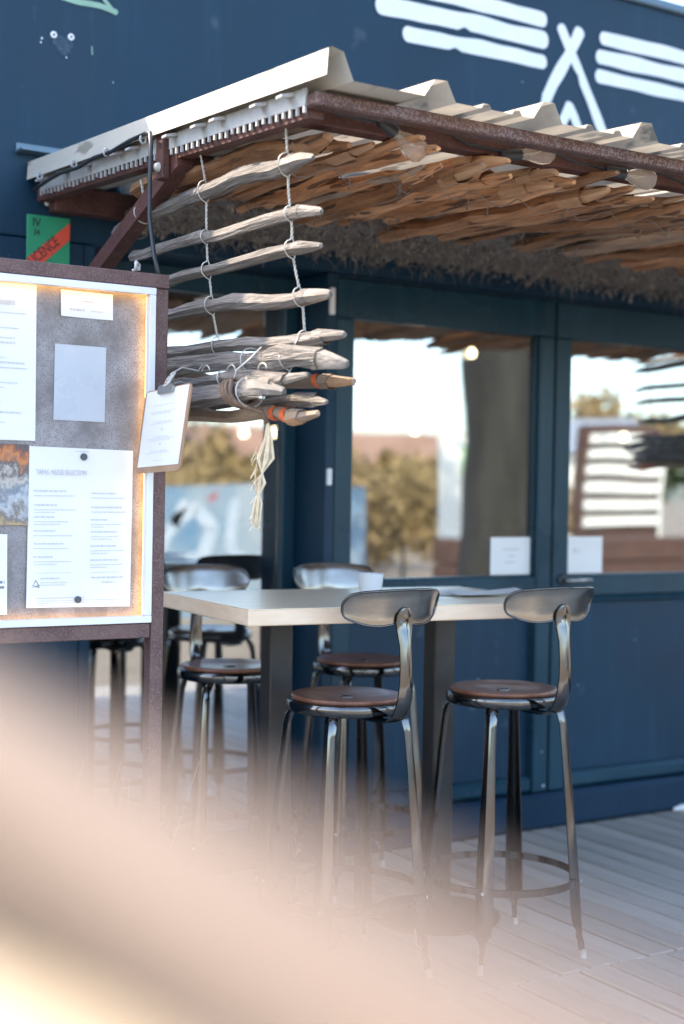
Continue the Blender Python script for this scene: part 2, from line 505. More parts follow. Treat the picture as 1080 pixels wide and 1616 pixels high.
def text_mesh(name, s, size, m, parent, loc, rot=(PI/2, 0, 0), width=1.0, align='LEFT', depth=0.0004, bold=0.0):
    cu = bpy.data.curves.new(name, 'FONT')
    cu.body = s
    cu.size = size
    cu.align_x = align
    cu.extrude = depth
    cu.offset = bold
    cu.resolution_u = 3
    t = bpy.data.objects.new(name, cu)
    COL.objects.link(t)
    dg = bpy.context.evaluated_depsgraph_get()
    me = bpy.data.meshes.new_from_object(t.evaluated_get(dg))
    COL.objects.unlink(t)
    bpy.data.objects.remove(t)
    me.materials.clear()
    me.materials.append(MT[m])
    o = link(name, me, parent, None, loc, rot)
    o.scale = (width, 1, 1)
    return o

def struct(o):
    o['kind'] = 'structure'
    return o

# ------------------------------------------------------------------ ground and deck
g = MB()
g.add([(-400, -400, -0.17), (400, -400, -0.17), (400, 300, -0.17), (-400, 300, -0.17)], [(0, 1, 2, 3)])
struct(g.build('ground', 'ground'))
dk = MB().box(-1.0, 7.0, -3.9, -0.03, -0.165, -0.045)
deck = struct(dk.build('deck', 'under'))
PW = 0.109
pm_cache = []
for j in range(5):
    b = MB()
    L = 1.331
    n = 3
    b.box(0, PW-0.011, -L, 0, -0.032, 0, 0.004)
    me = bpy.data.meshes.new('plank'); me.from_pydata(b.v, [], b.f); me.materials.append(MT['deck'])
    pm_cache.append(me)
for row, (ys, off) in enumerate(((-0.002, 2.683), (-1.337, 2.745), (-2.672, 2.70))):
    for k in range(-28, 26):
        x = off + k*PW
        if x < -0.6 or x > 5.4: continue
        p = link('plank', pm_cache[random.randrange(5)], deck, None, (x, ys, random.uniform(-0.0025, 0.0012)))
        p.rotation_euler = (0, R(random.uniform(-0.5, 0.5)), 0)

# ------------------------------------------------------------------ cabin
cabin = empty('timber_cabin', (2.6, 0.1, 0))
cabin.location = (0, 0, 0)
tag(cabin, 'navy blue painted timber cabin with white stripe logo and glazed leaves', 'building')
MB().box(-3.0, 8.5, 0.0, 0.22, 2.077, 3.29, 0.004).build('upper_wall', 'navy', cabin)
MB().box(-3.0, 1.69, 0.0, 0.22, 0.0, 2.074, 0.004).build('lower_wall', 'navy', cabin)
MB().box(-3.02, 8.52, -0.018, 0.24, 3.292, 3.33, 0.006).build('coping', 'coping', cabin)
MB().box(-3.0, 8.5, 0.24, 6.0, 3.15, 3.25).build('roof', 'coping', cabin)
MB().box(-3.0, -2.8, 0.23, 6.0, 0.0, 3.14).build('side_wall', 'navy', cabin)
MB().box(8.3, 8.5, 0.23, 6.0, 0.0, 3.14).build('side_wall', 'navy', cabin)
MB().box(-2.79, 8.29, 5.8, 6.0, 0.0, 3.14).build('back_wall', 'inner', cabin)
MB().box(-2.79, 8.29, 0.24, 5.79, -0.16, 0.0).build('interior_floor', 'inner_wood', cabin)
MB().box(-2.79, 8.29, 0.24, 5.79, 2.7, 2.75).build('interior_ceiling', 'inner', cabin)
# bar counter and shelves indoors
ct = empty('bar_counter', (5.2, 4.2, 0))
tag(ct, 'brown wooden bar counter dimly seen through the glass', 'counter')
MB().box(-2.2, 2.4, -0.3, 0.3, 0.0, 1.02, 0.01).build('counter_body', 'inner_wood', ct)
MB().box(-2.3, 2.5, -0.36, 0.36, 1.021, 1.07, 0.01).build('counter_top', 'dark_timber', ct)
for (x, y, z, lab) in ((3.87, 3.0, 1.63, 'glowing pendant bulb behind the door, nearer the clipboard'), (4.07, 3.0, 1.64, 'glowing pendant bulb behind the door, next to the twine tassel'),
                       (5.07, 3.0, 1.69, 'glowing pendant bulb in the middle of the first pane'), (6.82, 3.0, 1.71, 'glowing pendant bulb behind the pane with the door handle'),
                       (5.2, 2.6, 2.15, 'glowing pendant bulb high in the first pane beside the tree trunk')):
    pd = empty('pendant_lamp', (x, y, z))
    tag(pd, lab, 'lamp', 'pendant bulbs inside the cabin')
    MB().lathe([(0.001, -0.028), (0.02, -0.022), (0.028, 0), (0.022, 0.02), (0.012, 0.034)], 12).build('bulb', 'bulb_lit', pd, smooth=True)
    MB().lathe([(0.013, 0.034), (0.016, 0.04), (0.016, 0.085), (0.001, 0.09)], 10).build('socket', 'black', pd)
    MB().tube([(0, 0, 0.088), (0, 0, 2.7-z)], 0.003, 5).build('cord', 'black', pd)

# recessed glazed door on the left bay
dr = empty('glazed_door', (0, 0, 0)); dr.parent = cabin
MB().box(2.601, 2.640, 0.004, 0.30, 0.0, 2.074, 0.003).build('jamb', 'navy', dr)
MB().box(1.692, 1.73, 0.004, 0.30, 0.0, 2.074, 0.003).build('jamb', 'navy', dr)
MB().box(1.732, 2.599, 0.205, 0.262, 1.99, 2.072, 0.004).build('top_rail', 'navy_frame', dr)
MB().box(1.732, 2.599, 0.205, 0.262, 0.0, 0.09, 0.004).build('bottom_rail', 'navy_frame', dr)
MB().box(2.545, 2.599, 0.205, 0.262, 0.092, 1.988, 0.004).build('stile', 'navy_frame', dr)
MB().box(1.732, 1.785, 0.205, 0.262, 0.092, 1.988, 0.004).build('stile', 'navy_frame', dr)
MB().box(1.786, 2.544, 0.232, 0.238, 0.093, 1.987).build('pane', 'glass', dr)
MB().box(2.604, 2.624, -0.012, 0.003, 1.925, 2.02, 0.003).build('pale_hinge', 'white_alu', dr)
MB().box(2.604, 2.622, -0.012, 0.003, 1.325, 1.385, 0.003).build('pale_hinge', 'white_alu', dr)
MB().box(1.731, 2.60, 0.203, 0.30, 2.0735, 2.0765).build('head', 'navy', dr)

def leaf(x0, x1, hinge_right=False, handle=None):
    """a leaf with a pane over a recessed panel"""
    w = empty('window', (0, 0, 0)); w.parent = cabin
    gl, gr = x0+0.078, x1-0.072
    y0 = 0.012
    MB().box(x0, x1, y0, 0.07, 1.921, 2.060, 0.004).build('top_rail', 'navy_frame', w)
    MB().box(x0, gl, y0, 0.07, 0.142, 1.919, 0.004).build('stile', 'navy_frame', w)
    MB().box(gr, x1, y0, 0.07, 0.142, 1.919, 0.004).build('stile', 'navy_frame', w)
    MB().box(gl+0.001, gr-0.001, y0+0.001, 0.07, 0.905, 0.990, 0.006).build('middle_rail', 'navy_frame', w)
    MB().box(gl+0.001, gr-0.001, y0+0.001, 0.07, 0.142, 0.204, 0.014).build('bottom_rail', 'navy_frame', w)
    MB().box(gl+0.001, gr-0.001, y0+0.040, 0.066, 0.205, 0.904).build('panel', 'navy', w)
    MB().box(gl+0.001, gr-0.001, y0+0.010, y0+0.039, 0.878, 0.904, 0.012).build('panel_moulding', 'navy_frame', w)
    MB().box(gl+0.001, gr-0.001, y0+0.036, y0+0.042, 0.991, 1.918).build('pane', 'glass', w)
    for a, b_ in ((gl+0.001, gl+0.009), (gr-0.009, gr-0.001)):
        MB().box(a, b_, y0+0.020, y0+0.035, 0.991, 1.918, 0.002).build('glazing_bead', 'navy_frame', w)
    if handle:
        h = MB().lathe([(0.001, -0.001), (0.024, 0.0), (0.024, 0.007), (0.018, 0.012), (0.001, 0.012)], 16).build('handle', 'black', w, smooth=True, loc=(handle, y0, 0.972), rot=(PI/2, 0, 0))
        MB().tube([(0, 0, 0.01), (0, 0, 0.045), (0.02, 0, 0.052), (0.11, 0, 0.052)], [0.009, 0.009, 0.009, 0.007], 8).build('lever', 'chrome', h, smooth=True)
    return w
leaf(2.643, 3.650)
leaf(3.660, 4.90, handle=3.705)
leaf(4.91, 6.1)
leaf(6.11, 7.3)
MB().box(7.31, 8.5, 0.002, 0.22, 0.0, 2.074, 0.004).build('end_wall', 'navy', cabin)
MB().box(2.642, 7.305, 0.03, 0.20, 2.062, 2.0755).build('head_board', 'navy', cabin)
MB().box(2.645, 7.305, -0.020, 0.20, 0.0, 0.139, 0.016).build('plinth', 'navy_base', cabin)
MB().box(3.651, 3.659, 0.03, 0.06, 0.14, 2.06).build('gap_strip', 'black', cabin)

def stroke(name, pts, w, m, parent, y0=-0.003, y1=-0.0002, taper=False, nick=True):
    """a brush stroke on the wall: XZ ribbon with a wavy edge"""
    pts = [Vector((p[0], p[1])) for p in pts]
    dense = []
    for a, b_ in zip(pts[:-1], pts[1:]):
        k = max(2, int((b_-a).length/0.03))
        for i in range(k): dense.append(a.lerp(b_, i/k))
    dense.append(pts[-1])
    up, dn = [], []
    n = len(dense)
    sd = random.uniform(0, 50)
    for i, p in enumerate(dense):
        t = (dense[min(i+1, n-1)]-dense[max(i-1, 0)]).normalized()
        nn = Vector((-t.y, t.x))
        e = 1.0
        s = i/(n-1)
        h = w*0.5*e
        ja = 0.10*w*mnoise.noise(Vector((s*5+sd, 0, 0))); jb = 0.10*w*mnoise.noise(Vector((s*5+sd, 9, 0)))
        if nick and random.random() < 0.05 and 2 < i < n-3: jb += 0.2*w
        up.append(p+nn*(h+ja)); dn.append(p-nn*(h-jb))
    t = (dense[0]-dense[1]).normalized()*w*0.28
    t2 = (dense[-1]-dense[-2]).normalized()*w*0.28
    outline = up + [dense[-1]+t2] + dn[::-1] + [dense[0]+t]
    vs = []; fs = []
    m_ = MB()
    for i in range(n-1):
        m_.add([(q.x, y0, q.y) for q in (up[i], up[i+1], dn[i+1], dn[i])], [(0, 1, 2, 3)])
    for (c_, a_, z_, dr_) in ((dense[0], up[0], dn[0], t.normalized()), (dense[-1], dn[-1], up[-1], t2.normalized())):
        mid_ = (a_+z_)*.5; hv = (a_-z_)*.5
        arc = [mid_+hv*math.cos(k*PI/8)+dr_*hv.length*.8*math.sin(k*PI/8) for k in range(9)]
        m_.add([(q.x, y0, q.y) for q in arc], [tuple(range(9))])
    return m_.build(name, m, parent)
for pts, w in (([(2.84, 3.132), (3.2, 3.137), (3.54, 3.134)], 0.058), ([(2.80, 3.045), (3.2, 3.056), (3.545, 3.056)], 0.066),
               ([(2.915, 2.962), (3.25, 2.972), (3.545, 2.974)], 0.056),
               ([(3.855, 3.119), (4.2, 3.122), (4.62, 3.12)], 0.056), ([(3.838, 3.044), (4.2, 3.046), (4.66, 3.046)], 0.058),
               ([(3.836, 2.966), (4.2, 2.966), (4.6, 2.968)], 0.052)):
    stroke('logo_stripe', pts, w, 'white_paint', cabin)
stroke('logo_pole', [(3.636, 3.118), (3.70, 3.015), (3.79, 2.87), (3.87, 2.73), (3.93, 2.62)], 0.043, 'white_paint', cabin)
stroke('logo_pole', [(3.728, 3.118), (3.67, 3.01), (3.60, 2.90), (3.555, 2.81), (3.47, 2.64)], 0.050, 'white_paint', cabin, y0=-0.0034)
stroke('logo_tent', [(3.61, 2.65), (3.65, 2.755), (3.686, 2.825)], 0.042, 'white_paint', cabin, nick=False)
stroke('logo_tent', [(3.688, 2.823), (3.73, 2.75), (3.78, 2.66)], 0.040, 'white_paint', cabin, y0=-0.0034, nick=False)
stroke('graffiti_tag', [(1.555, 2.87), (1.60, 2.836), (1.66, 2.832), (1.73, 2.834), (1.785, 2.825)], 0.018, 'mint', cabin, nick=False)
stroke('graffiti_tag', [(1.725, 2.885), (1.745, 2.855), (1.775, 2.828)], 0.012, 'mint', cabin, y0=-0.0034, nick=False)
stroke('graffiti_tag', [(1.705, 2.70), (1.707, 2.675)], 0.004, 'mint', cabin, nick=False)
for (x, z) in ((1.579, 2.715), (1.636, 2.718)):
    o = MB().lathe([(0.003, 0.001), (0.0105, 0.0), (0.0105, 0.003), (0.004, 0.004)], 14).build('bolt', 'white_alu', cabin, loc=(x, 0, z), rot=(PI/2, 0, 0))
    MB().lathe([(0.0001, 0.005), (0.0042, 0.005), (0.0042, 0.001)], 10).build('bolt_head', 'magnet', o)
MT['smudge'] = mat('filler_smudge', (0.050, 0.085, 0.12), (0.012, 0.045, 0.078), 60, 0.8, detail=8)
for k in range(20):
    x, z = 1.612+random.gauss(0, .013), 2.684+random.gauss(0, .011)
    a_ = random.uniform(0, PI)
    stroke('filler_smudge', [(x-.011*math.cos(a_), z-.009*math.sin(a_)), (x, z), (x+.011*math.cos(a_), z+.009*math.sin(a_))], random.uniform(.010, .018), 'smudge', cabin, y0=-0.0006-k*0.0001, nick=False)
for (x, z, r_) in ((1.541, 2.697, .0035), (1.538, 2.684, .003), (1.622, 2.652, .0028), (1.78, 2.60, .002), (1.62, 2.30, .0025), (3.45, 2.88, .002), (3.30, 2.70, .0025), (3.30, .60, .003), (3.80, .55, .0025), (4.10, .72, .002), (3.62, .30, .003), (3.63, .165, .005)):
    yy = -0.001 if z > 2.0 else 0.010
    MB().lathe([(0.0001, 0.001), (r_*.7, 0.0008), (r_, 0.0)], 7).build('paint_fleck', 'white_paint', cabin, loc=(x, yy, z), rot=(PI/2, 0, 0))
for (x, z) in ((1.567, 2.19), (1.746, 2.19)):
    MB().lathe([(0.0001, 0.006), (0.008, 0.005), (0.0105, 0.0)], 14).build('wall_stud', 'white_alu', cabin, smooth=True, loc=(x, -0.0005, z), rot=(PI/2, 0, 0))
MB().box(1.462, 2.2, -0.055, -0.001, 2.333, 2.339).build('wall_flashing', 'coping', cabin)
MB().box(1.462, 2.2, -0.006, -0.001, 2.339, 2.362).build('wall_flashing', 'coping', cabin)

# notices behind the panes
for (x0, x1, z0, z1, lab, t) in ((3.375, 3.572, 0.994, 1.139, 'white notice with faint lines taped low in the first pane', None),
                                 (3.757, 3.945, 0.994, 1.141, 'white notice lettered PU taped low in the pane by the handle', 'PU')):
    e = MB().box(x0, x1, 0.0445, 0.0462, z0, z1).build('paper_notice', 'paper')
    tag(e, lab, 'notice')
    if t:
        text_mesh('lettering', t, 0.032, 'ink_pale', e, (x0+0.03, 0.0438, z0+0.078))
    else:
        m_ = MB()
        for zz, a, b_ in ((0.095, 0.3, 0.7), (0.07, 0.42, 0.6), (0.045, 0.35, 0.62)):
            m_.box(x0+(x1-x0)*a, x0+(x1-x0)*b_, 0.0438, 0.0443, z0+zz, z0+zz+0.006)
        m_.build('print', 'ink_pale', e, kind='stuff')

# licence plate
lp = MB().box(1.500, 1.640, -0.007, -0.001, 1.935, 2.147, 0.001).build('licence_sign', 'green')
tag(lp, 'green licence sign with red diagonal band on the navy wall', 'sign')
bd = MB()
bd.poly([(1.501, 1.953), (1.639, 2.080), (1.639, 2.134), (1.501, 2.012)], -0.0090, -0.0072)
bd.build('red_band', 'red', lp)
text_mesh('lettering', 'IV', 0.036, 'dark_ink', lp, (1.516, -0.0076, 2.112), width=0.9, bold=0.0006)
text_mesh('lettering', '34', 0.026, 'dark_ink', lp, (1.520, -0.0076, 2.085), width=0.8, bold=0.0006)
text_mesh('lettering', 'LICENCE', 0.046, 'dark_ink', lp, (1.519, -0.0096, 1.986), rot=(PI/2, -math.atan2(0.125, 0.138), 0), width=0.66)

# ------------------------------------------------------------------ awning
aw = empty('awning', (1.55, -0.9, 0)); aw.location = (0, 0, 0)
tag(aw, 'lean-to awning with rusty steel frame and corrugated translucent sheet', 'awning')
SL = 0.0565
def zs(y): return 2.245 + SL*y          # underside of the sheet pans
XR = 5.86
def obeam(name, y0, y1, x0, x1, h, top, m, parent):
    """beam along Y following the roof slope; top = offset below the sheet"""
    b = MB()
    vs = []
    for y in (y0, y1):
        for x in (x0, x1):
            for z in (zs(y)-top-h, zs(y)-top):
                vs.append((x, y, z))
    b.add(vs, [(0, 1, 3, 2), (4, 6, 7, 5), (0, 4, 5, 1), (2, 3, 7, 6), (0, 2, 6, 4), (1, 5, 7, 3)])
    return b.build(name, m, parent)
obeam('side_rail', -1.665, -0.004, 1.532, 1.568, 0.052, 0.003, 'rust', aw)
obeam('side_rail', -1.665, -0.004, 5.80, 5.836, 0.040, 0.003, 'rust', aw)
b = MB(); zf = zs(-1.69)
b.box(1.522, XR, -1.711, -1.667, zf-0.037, zf-0.007, 0.004); b.build('front_rail', 'rust_bare', aw)
b = MB(); zf2 = zs(-1.56)
b.box(1.570, XR, -1.585, -1.535, zf2-0.048, zf2-0.004, 0.003); b.build('purlin', 'rust', aw)
b = MB(); zf3 = zs(-0.8)
b.box(1.570, XR, -0.825, -0.775, zf3-0.05, zf3-0.004, 0.003); b.build('purlin', 'rust', aw)
MB().box(1.570, XR, -0.062, -0.003, zs(-0.03)-0.085, zs(-0.03)-0.006, 0.003).build('ledger', 'rust', aw)
for x in (1.55, 5.818):
    b = MB()
    a0, a1 = Vector((x, -1.02, 2.135)), Vector((x, -0.02, 1.745))
    d = (a1-a0).normalized(); nn = Vector((0, -d.z, d.y))*0.0225
    vs = []
    for p in (a0, a1):
        for sx in (-0.021, 0.021):
            for sg in (-1, 1):
                vs.append(p+nn*sg+Vector((sx, 0, 0)))
    b.add(vs, [(0, 1, 3, 2), (4, 6, 7, 5), (0, 4, 5, 1), (2, 3, 7, 6), (0, 2, 6, 4), (1, 5, 7, 3)])
    b.build('brace', 'rust', aw)
    MB().box(x-0.045, x-0.0225, -0.985, -0.945, 2.085, 2.215, 0.003).build('hanger_plate', 'rust', aw)
    MB().lathe([(0.0001, 0.012), (0.009, 0.010), (0.013, 0.0)], 12).build('bolt_head', 'wire', aw, loc=(x-0.0455, -0.965, 2.115), rot=(0, -PI/2, 0), smooth=True)
# corrugated sheets
PITCH = 0.2985
def sheet_profile(x0, nr):
    pr = []
    for i in range(nr):
        c = x0 + i*PITCH
        pr += [(c-0.048, 0.0), (c-0.020, 0.041), (c+0.012, 0.043), (c+0.036, 0.0)]
        pr += [(c+0.105, 0.0), (c+0.112, 0.011), (c+0.126, 0.011), (c+0.133, 0.0)]
        pr += [(c+0.190, 0.0), (c+0.197, 0.011), (c+0.211, 0.011), (c+0.218, 0.0)]
    return pr
def sheet(x0, nr, lift):
    pr = sheet_profile(x0, nr)
    b = MB()
    ys = [-1.795, -1.4, -0.95, -0.5, -0.01]
    n = len(pr)
    for y in ys:
        for (x, z) in pr: b.v.append((x, y, zs(y)+z+lift))
    for j in range(len(ys)-1):
        for i in range(n-1):
            b.f.append((j*n+i, j*n+i+1, (j+1)*n+i+1, (j+1)*n+i))
    return b.build('corrugated_sheet', 'sheet', aw)
sheet(1.785, 4, 0.0)
sheet(1.785+4*PITCH-0.0005, 4, 0.003)
sheet(1.785+8*PITCH-0.001, 5, 0.006)
# left edge: pan strip plus folded flashing
b = MB()
ys = [-1.795, -1.2, -0.6, -0.01]
pr = [(1.4955, 0.005), (1.499, 0.060), (1.507, 0.064), (1.535, 0.058), (1.560, 0.002), (1.742, 0.001)]
for y in ys:
    for (x, z) in pr: b.v.append((x, y, zs(y)+z+0.001))
n = len(pr)
for j in range(len(ys)-1):
    for i in range(n-1): b.f.append((j*n+i, j*n+i+1, (j+1)*n+i+1, (j+1)*n+i))
b.build('edge_flashing', 'flash', aw)
# toothed closure strip in two lengths, with clips
for (ya, yb) in ((-1.668, -0.99), (-0.94, -0.06)):
    b = MB()
    nt_ = int((yb-ya)/0.030)
    def slab(y0, y1, z0a, z1a):
        vs = []
        for y in (y0, y1):
            for x in (1.5205, 1.5255):
                for z in (z0a, z1a): vs.append((x, y, zs(y)+z))
        b.add(vs, [(0, 1, 3, 2), (4, 6, 7, 5), (0, 4, 5, 1), (2, 3, 7, 6), (0, 2, 6, 4), (1, 5, 7, 3)])
    slab(ya, yb, -0.031, 0.0055)
    for k in range(nt_+1):
        y = ya+0.003+k*0.030
        slab(y, min(y+0.0085, yb), -0.0455+random.uniform(-.003, .003), -0.0312)
    b.build('toothed_strip', 'comb', aw)
for y in (-1.61, -1.49, -1.29, -1.19, -1.03, -0.80, -0.70, -0.47, -0.30, -0.12):
    b = MB(); z = zs(y)
    b.add([(1.488, y-0.013, z-0.012), (1.488, y+0.013, z-0.012), (1.5195, y+0.013, z-0.006), (1.5195, y-0.013, z-0.006),
           (1.488, y-0.013, z-0.006), (1.488, y+0.013, z-0.006), (1.5195, y+0.013, z+0.003), (1.5195, y-0.013, z+0.003)],
          [(0, 1, 2, 3), (4, 7, 6, 5), (0, 4, 5, 1), (2, 6, 7, 3), (1, 5, 6, 2), (0, 3, 7, 4)])
    b.build('clip', 'comb', aw)

# power cable along the flashing, dropping to the menu board
pts = []
for y, dz in ((-0.10, -0.036), (-0.20, -0.022), (-0.32, -0.012), (-0.45, -0.014), (-0.58, -0.002), (-0.70, -0.002), (-0.82, 0.010), (-0.92, 0.014)):
    pts.append((1.488, y, zs(y)+dz))
pts += [(1.480, -0.965, 2.198), (1.474, -0.985, 2.16), (1.470, -0.99, 2.08), (1.466, -1.0, 1.98), (1.462, -1.04, 1.88), (1.460, -1.072, 1.828)]
cb = MB().tube(pts, 0.0058, 8).build('power_cable', 'black', smooth=True)
tag(cb, 'black power cable clipped along the awning edge and dropping to the menu board', 'cable')
for y in (-0.14, -0.42, -0.66, -0.90):
    MB().tube([(1.490+0.008*math.cos(a), y, zs(y)+0.002+0.010*math.sin(a)) for a in [i*2*PI/10 for i in range(11)]], 0.0035, 5).build('cable_clip', 'comb', cb)

# ------------------------------------------------------------------ stakes
def stake(name, pts, r, m, parent, tip=True, blunt=False, sides=7, flat=0.8):
    """tapered split-wood stake through pts (tail to tip)"""
    P = [Vector(p) for p in pts]
    segs = []
    tot = sum((b_-a).length for a, b_ in zip(P[:-1], P[1:]))
    n = 12
    for i in range(n+1):
        s = tot*i/n
        for a, b_ in zip(P[:-1], P[1:]):
            l_ = (b_-a).length
            if s <= l_+1e-6:
                segs.append(a.lerp(b_, min(1, s/l_))); break
            s -= l_
    rad = [r*(0.92+0.22*mnoise.noise(Vector((i*.9, r*900, P[0].x*70)))) for i in range(len(segs))]
    if random.random() < 0.6:
        kk = random.randrange(2, len(segs)-2); rad[kk] *= 1.22
    for i in range(1, len(segs)-1):
        segs[i] = segs[i] + Vector((mnoise.noise(Vector((i*.45, P[0].z*31, P[0].x*13)))*0.016, 0, mnoise.noise(Vector((i*.45, P[0].x*37, P[0].z*11)))*0.015))
    cut = Vector((0, 0, 1))
    if tip:
        d = (segs[-1]-segs[-2]).normalized()
        L = random.uniform(0.06, 0.10)+r*1.8
        e = segs[-1]
        a_ = random.uniform(0, 2*PI)
        cut = Vector((math.cos(a_), 0, math.sin(a_)*flat))
        segs[-1] = e-d*L
        rad[-1] = r*0.95
        bl = random.uniform(.25, .5)
        for f_, q_ in ((.5, .5+.5*bl), (.06, bl+.06), (0.0, bl*.8)):
            segs.append(e-d*L*f_ - cut*(r*.95-r*q_)*random.uniform(.6, .95))
            rad.append(r*q_)
    b = MB()
    ph_ = [random.uniform(.80, 1.14) for _ in range(sides)]
    b.tube(segs, rad, sides, flat=flat, jit=0.05, lob=ph_)
    o = b.build(name, m, parent, angle=34)
    CEN[o.name] = (segs, r)
    if tip:
        o.data.materials.append(MT['pale_cut'] if m == 'grey_stake' else MT['brown_tip'])
        yt_ = segs[-4].y
        for f in o.data.polygons:
            if f.center.y < yt_ and f.normal.dot(cut) > 0.25: f.material_index = 1
    return o
CEN = {}

hang = empty('hanging_paling', (0, 0, 0))
tag(hang, 'weathered grey pointed stakes wired into a ladder hanging beside the awning', 'stake screen')
def HS(x, yz, r, m='grey_stake', tip=True, dx=0.0, flat=1.0):
    r *= 1.08
    n = len(yz)
    o = stake('stake', [(x+dx*(1-i/max(1, n-1)), y, z) for i, (y, z) in enumerate(yz)], r, m, hang, tip, flat=flat)
    HSL.append(o)
    return o
HSL = []
HS(1.55, [(-0.538, 2.022), (-0.725, 2.034), (-1.018, 2.040), (-1.227, 2.037), (-1.386, 2.032), (-1.547, 2.034), (-1.655, 2.030)], 0.0215, dx=0.03)
HS(1.57, [(-0.66, 1.937), (-0.981, 1.927), (-1.192, 1.924), (-1.472, 1.921), (-1.66, 1.907)], 0.0145)
HS(1.58, [(-0.64, 1.855), (-0.887, 1.850), (-1.175, 1.847), (-1.457, 1.841), (-1.659, 1.834)], 0.0175)
HS(1.59, [(-0.62, 1.763), (-0.869, 1.759), (-1.159, 1.754), (-1.443, 1.743), (-1.654, 1.729)], 0.0185)
HS(1.605, [(-0.66, 1.672), (-0.851, 1.665), (-1.143, 1.659), (-1.458, 1.646), (-1.716, 1.632)], 0.0180)
HS(1.575, [(-0.70, 1.624), (-0.917, 1.617), (-1.364, 1.604), (-1.569, 1.590), (-1.746, 1.574)], 0.0235)
t7 = HS(1.635, [(-0.72, 1.596), (-0.927, 1.587), (-1.335, 1.566), (-1.69, 1.537)], 0.0170, 'tan_stake')
HS(1.53, [(-0.78, 1.574), (-1.10, 1.566), (-1.45, 1.558), (-1.672, 1.548)], 0.0150)
HS(1.505, [(-0.86, 1.537), (-1.152, 1.530), (-1.459, 1.522), (-1.60, 1.522)], 0.0260)
HS(1.60, [(-0.80, 1.528), (-1.007, 1.520), (-1.661, 1.498)], 0.0185)
t10 = HS(1.565, [(-0.82, 1.492), (-1.033, 1.488), (-1.685, 1.471)], 0.0160, 'tan_stake')
HS(1.66, [(-0.6, 1.60), (-0.9, 1.592), (-1.30, 1.575)], 0.016, 'tan_stake')
def tape(parent, x, y, z, r, w=0.020, tilt=0.0):
    b = MB(); n = 14; vs = []
    for i, yy in enumerate((y, y-w)):
        for k in range(n):
            a = 2*PI*k/n
            vs.append((x+r*math.sin(a), yy+tilt*math.cos(a), z+r*0.9*math.cos(a)))
    b.add(vs, [(k, (k+1) % n, n+(k+1) % n, n+k) for k in range(n)])
    return b.build('tape', 'tape', parent, smooth=True)
def tape_on(o, y, tilt=0.0):
    x, z, r_ = at_y2(o, y-0.010)
    tape(o, x, y, z, r_*1.08, 0.021, tilt)
def at_y2(o, y):
    segs, r_ = CEN[o.name]
    for a, b_ in zip(segs[:-1], segs[1:]):
        if (a.y-y)*(b_.y-y) <= 0:
            p = a.lerp(b_, (y-a.y)/((b_.y-a.y) or 1e-6)); return (p.x, p.z, r_)
    return (segs[-1].x, segs[-1].z, r_)
tape_on(t7, -1.545, 0.012)
tape_on(t10, -1.490)
tape_on(t10, -1.542)

def twisted(parent, pts, r=0.0026, m='wire', name='wire'):
    """two-strand twisted wire along pts"""
    P = [Vector(p) for p in pts]
    for ph in (0, PI):
        q = []; s = 0.0
        for a, b_ in zip(P[:-1], P[1:]):
            l_ = (b_-a).length
            k = max(2, int(l_/0.0034))
            for i in range(k):
                c = a.lerp(b_, i/k)
                th = (s+l_*i/k)*2*PI/0.021+ph
                q.append(c+Vector((math.cos(th), math.sin(th), 0))*r*0.9)
            s += l_
        q.append(P[-1])
        MB().tube(q, r*0.85, 5).build(name, m, parent, smooth=True)
def loop(parent, x, y, z, r, m='wire', rw=0.0017, sx=1.0, name='wire'):
    pts = [(x+math.sin(a)*r*sx*1.1, y+0.006*math.sin(a*1.0+1), z+math.cos(a)*r) for a in [i*2*PI/14 for i in range(15)]]
    MB().tube(pts, rw, 5, cap=False).build(name, m, parent, smooth=True)
# wire columns: two strands twisted between stakes, parting round each stake
def column(y, top, nodes, bottom):
    ns = [top]+nodes+[bottom]
    zz = []
    z = top[1]
    while z > bottom[1]:
        zz.append(z); z -= 0.0034
    sd = random.uniform(0, 9)
    for ph in (0, PI):
        q = []
        for z in zz:
            for a, b_ in zip(ns[:-1], ns[1:]):
                if a[1] >= z >= b_[1]:
                    xc = a[0]+(b_[0]-a[0])*(a[1]-z)/max(1e-6, a[1]-b_[1]); break
            rad = 0.0019; k = 0.0
            for (nx, nz, nr) in nodes:
                d_ = abs(z-nz)/(nr*1.08)
                if d_ < 1:
                    k = math.sqrt(max(0, 1-d_*d_))*nr
            th = z*2*PI/0.021+ph
            yy = y+0.010*mnoise.noise(Vector((z*9, sd, 0)))
            if k > 0.0015:
                sg_ = 1 if ph == 0 else -1
                q.append((xc-k if sg_ < 0 else xc+0.3*k, yy, z))
            else:
                q.append((xc+rad*math.cos(th), yy+rad*math.sin(th), z))
        MB().tube(q, 0.0017, 5).build('wire', 'wire', hang, smooth=True)
def at_y(o, y):
    segs, r_ = CEN[o.name]
    for a, b_ in zip(segs[:-1], segs[1:]):
        if (a.y-y)*(b_.y-y) <= 0:
            p = a.lerp(b_, (y-a.y)/((b_.y-a.y) or 1e-6)); return (p.x, p.z, r_*1.03)
    return (segs[-1].x, segs[-1].z, r_)
col1 = [at_y(o, -1.112) for o in HSL[:5]]
col2 = [at_y(o, -1.530) for o in HSL[:6]]
column(-1.112, (1.550, 2.125), col1, (col1[-1][0], col1[-1][1]-0.03))
column(-1.530, (1.550, 2.150), col2, (col2[-1][0], col2[-1][1]-0.045))
twisted(hang, [(1.545, -0.765, 2.125), (1.553, -0.765, 2.085), (1.556, -0.765, 2.058)])
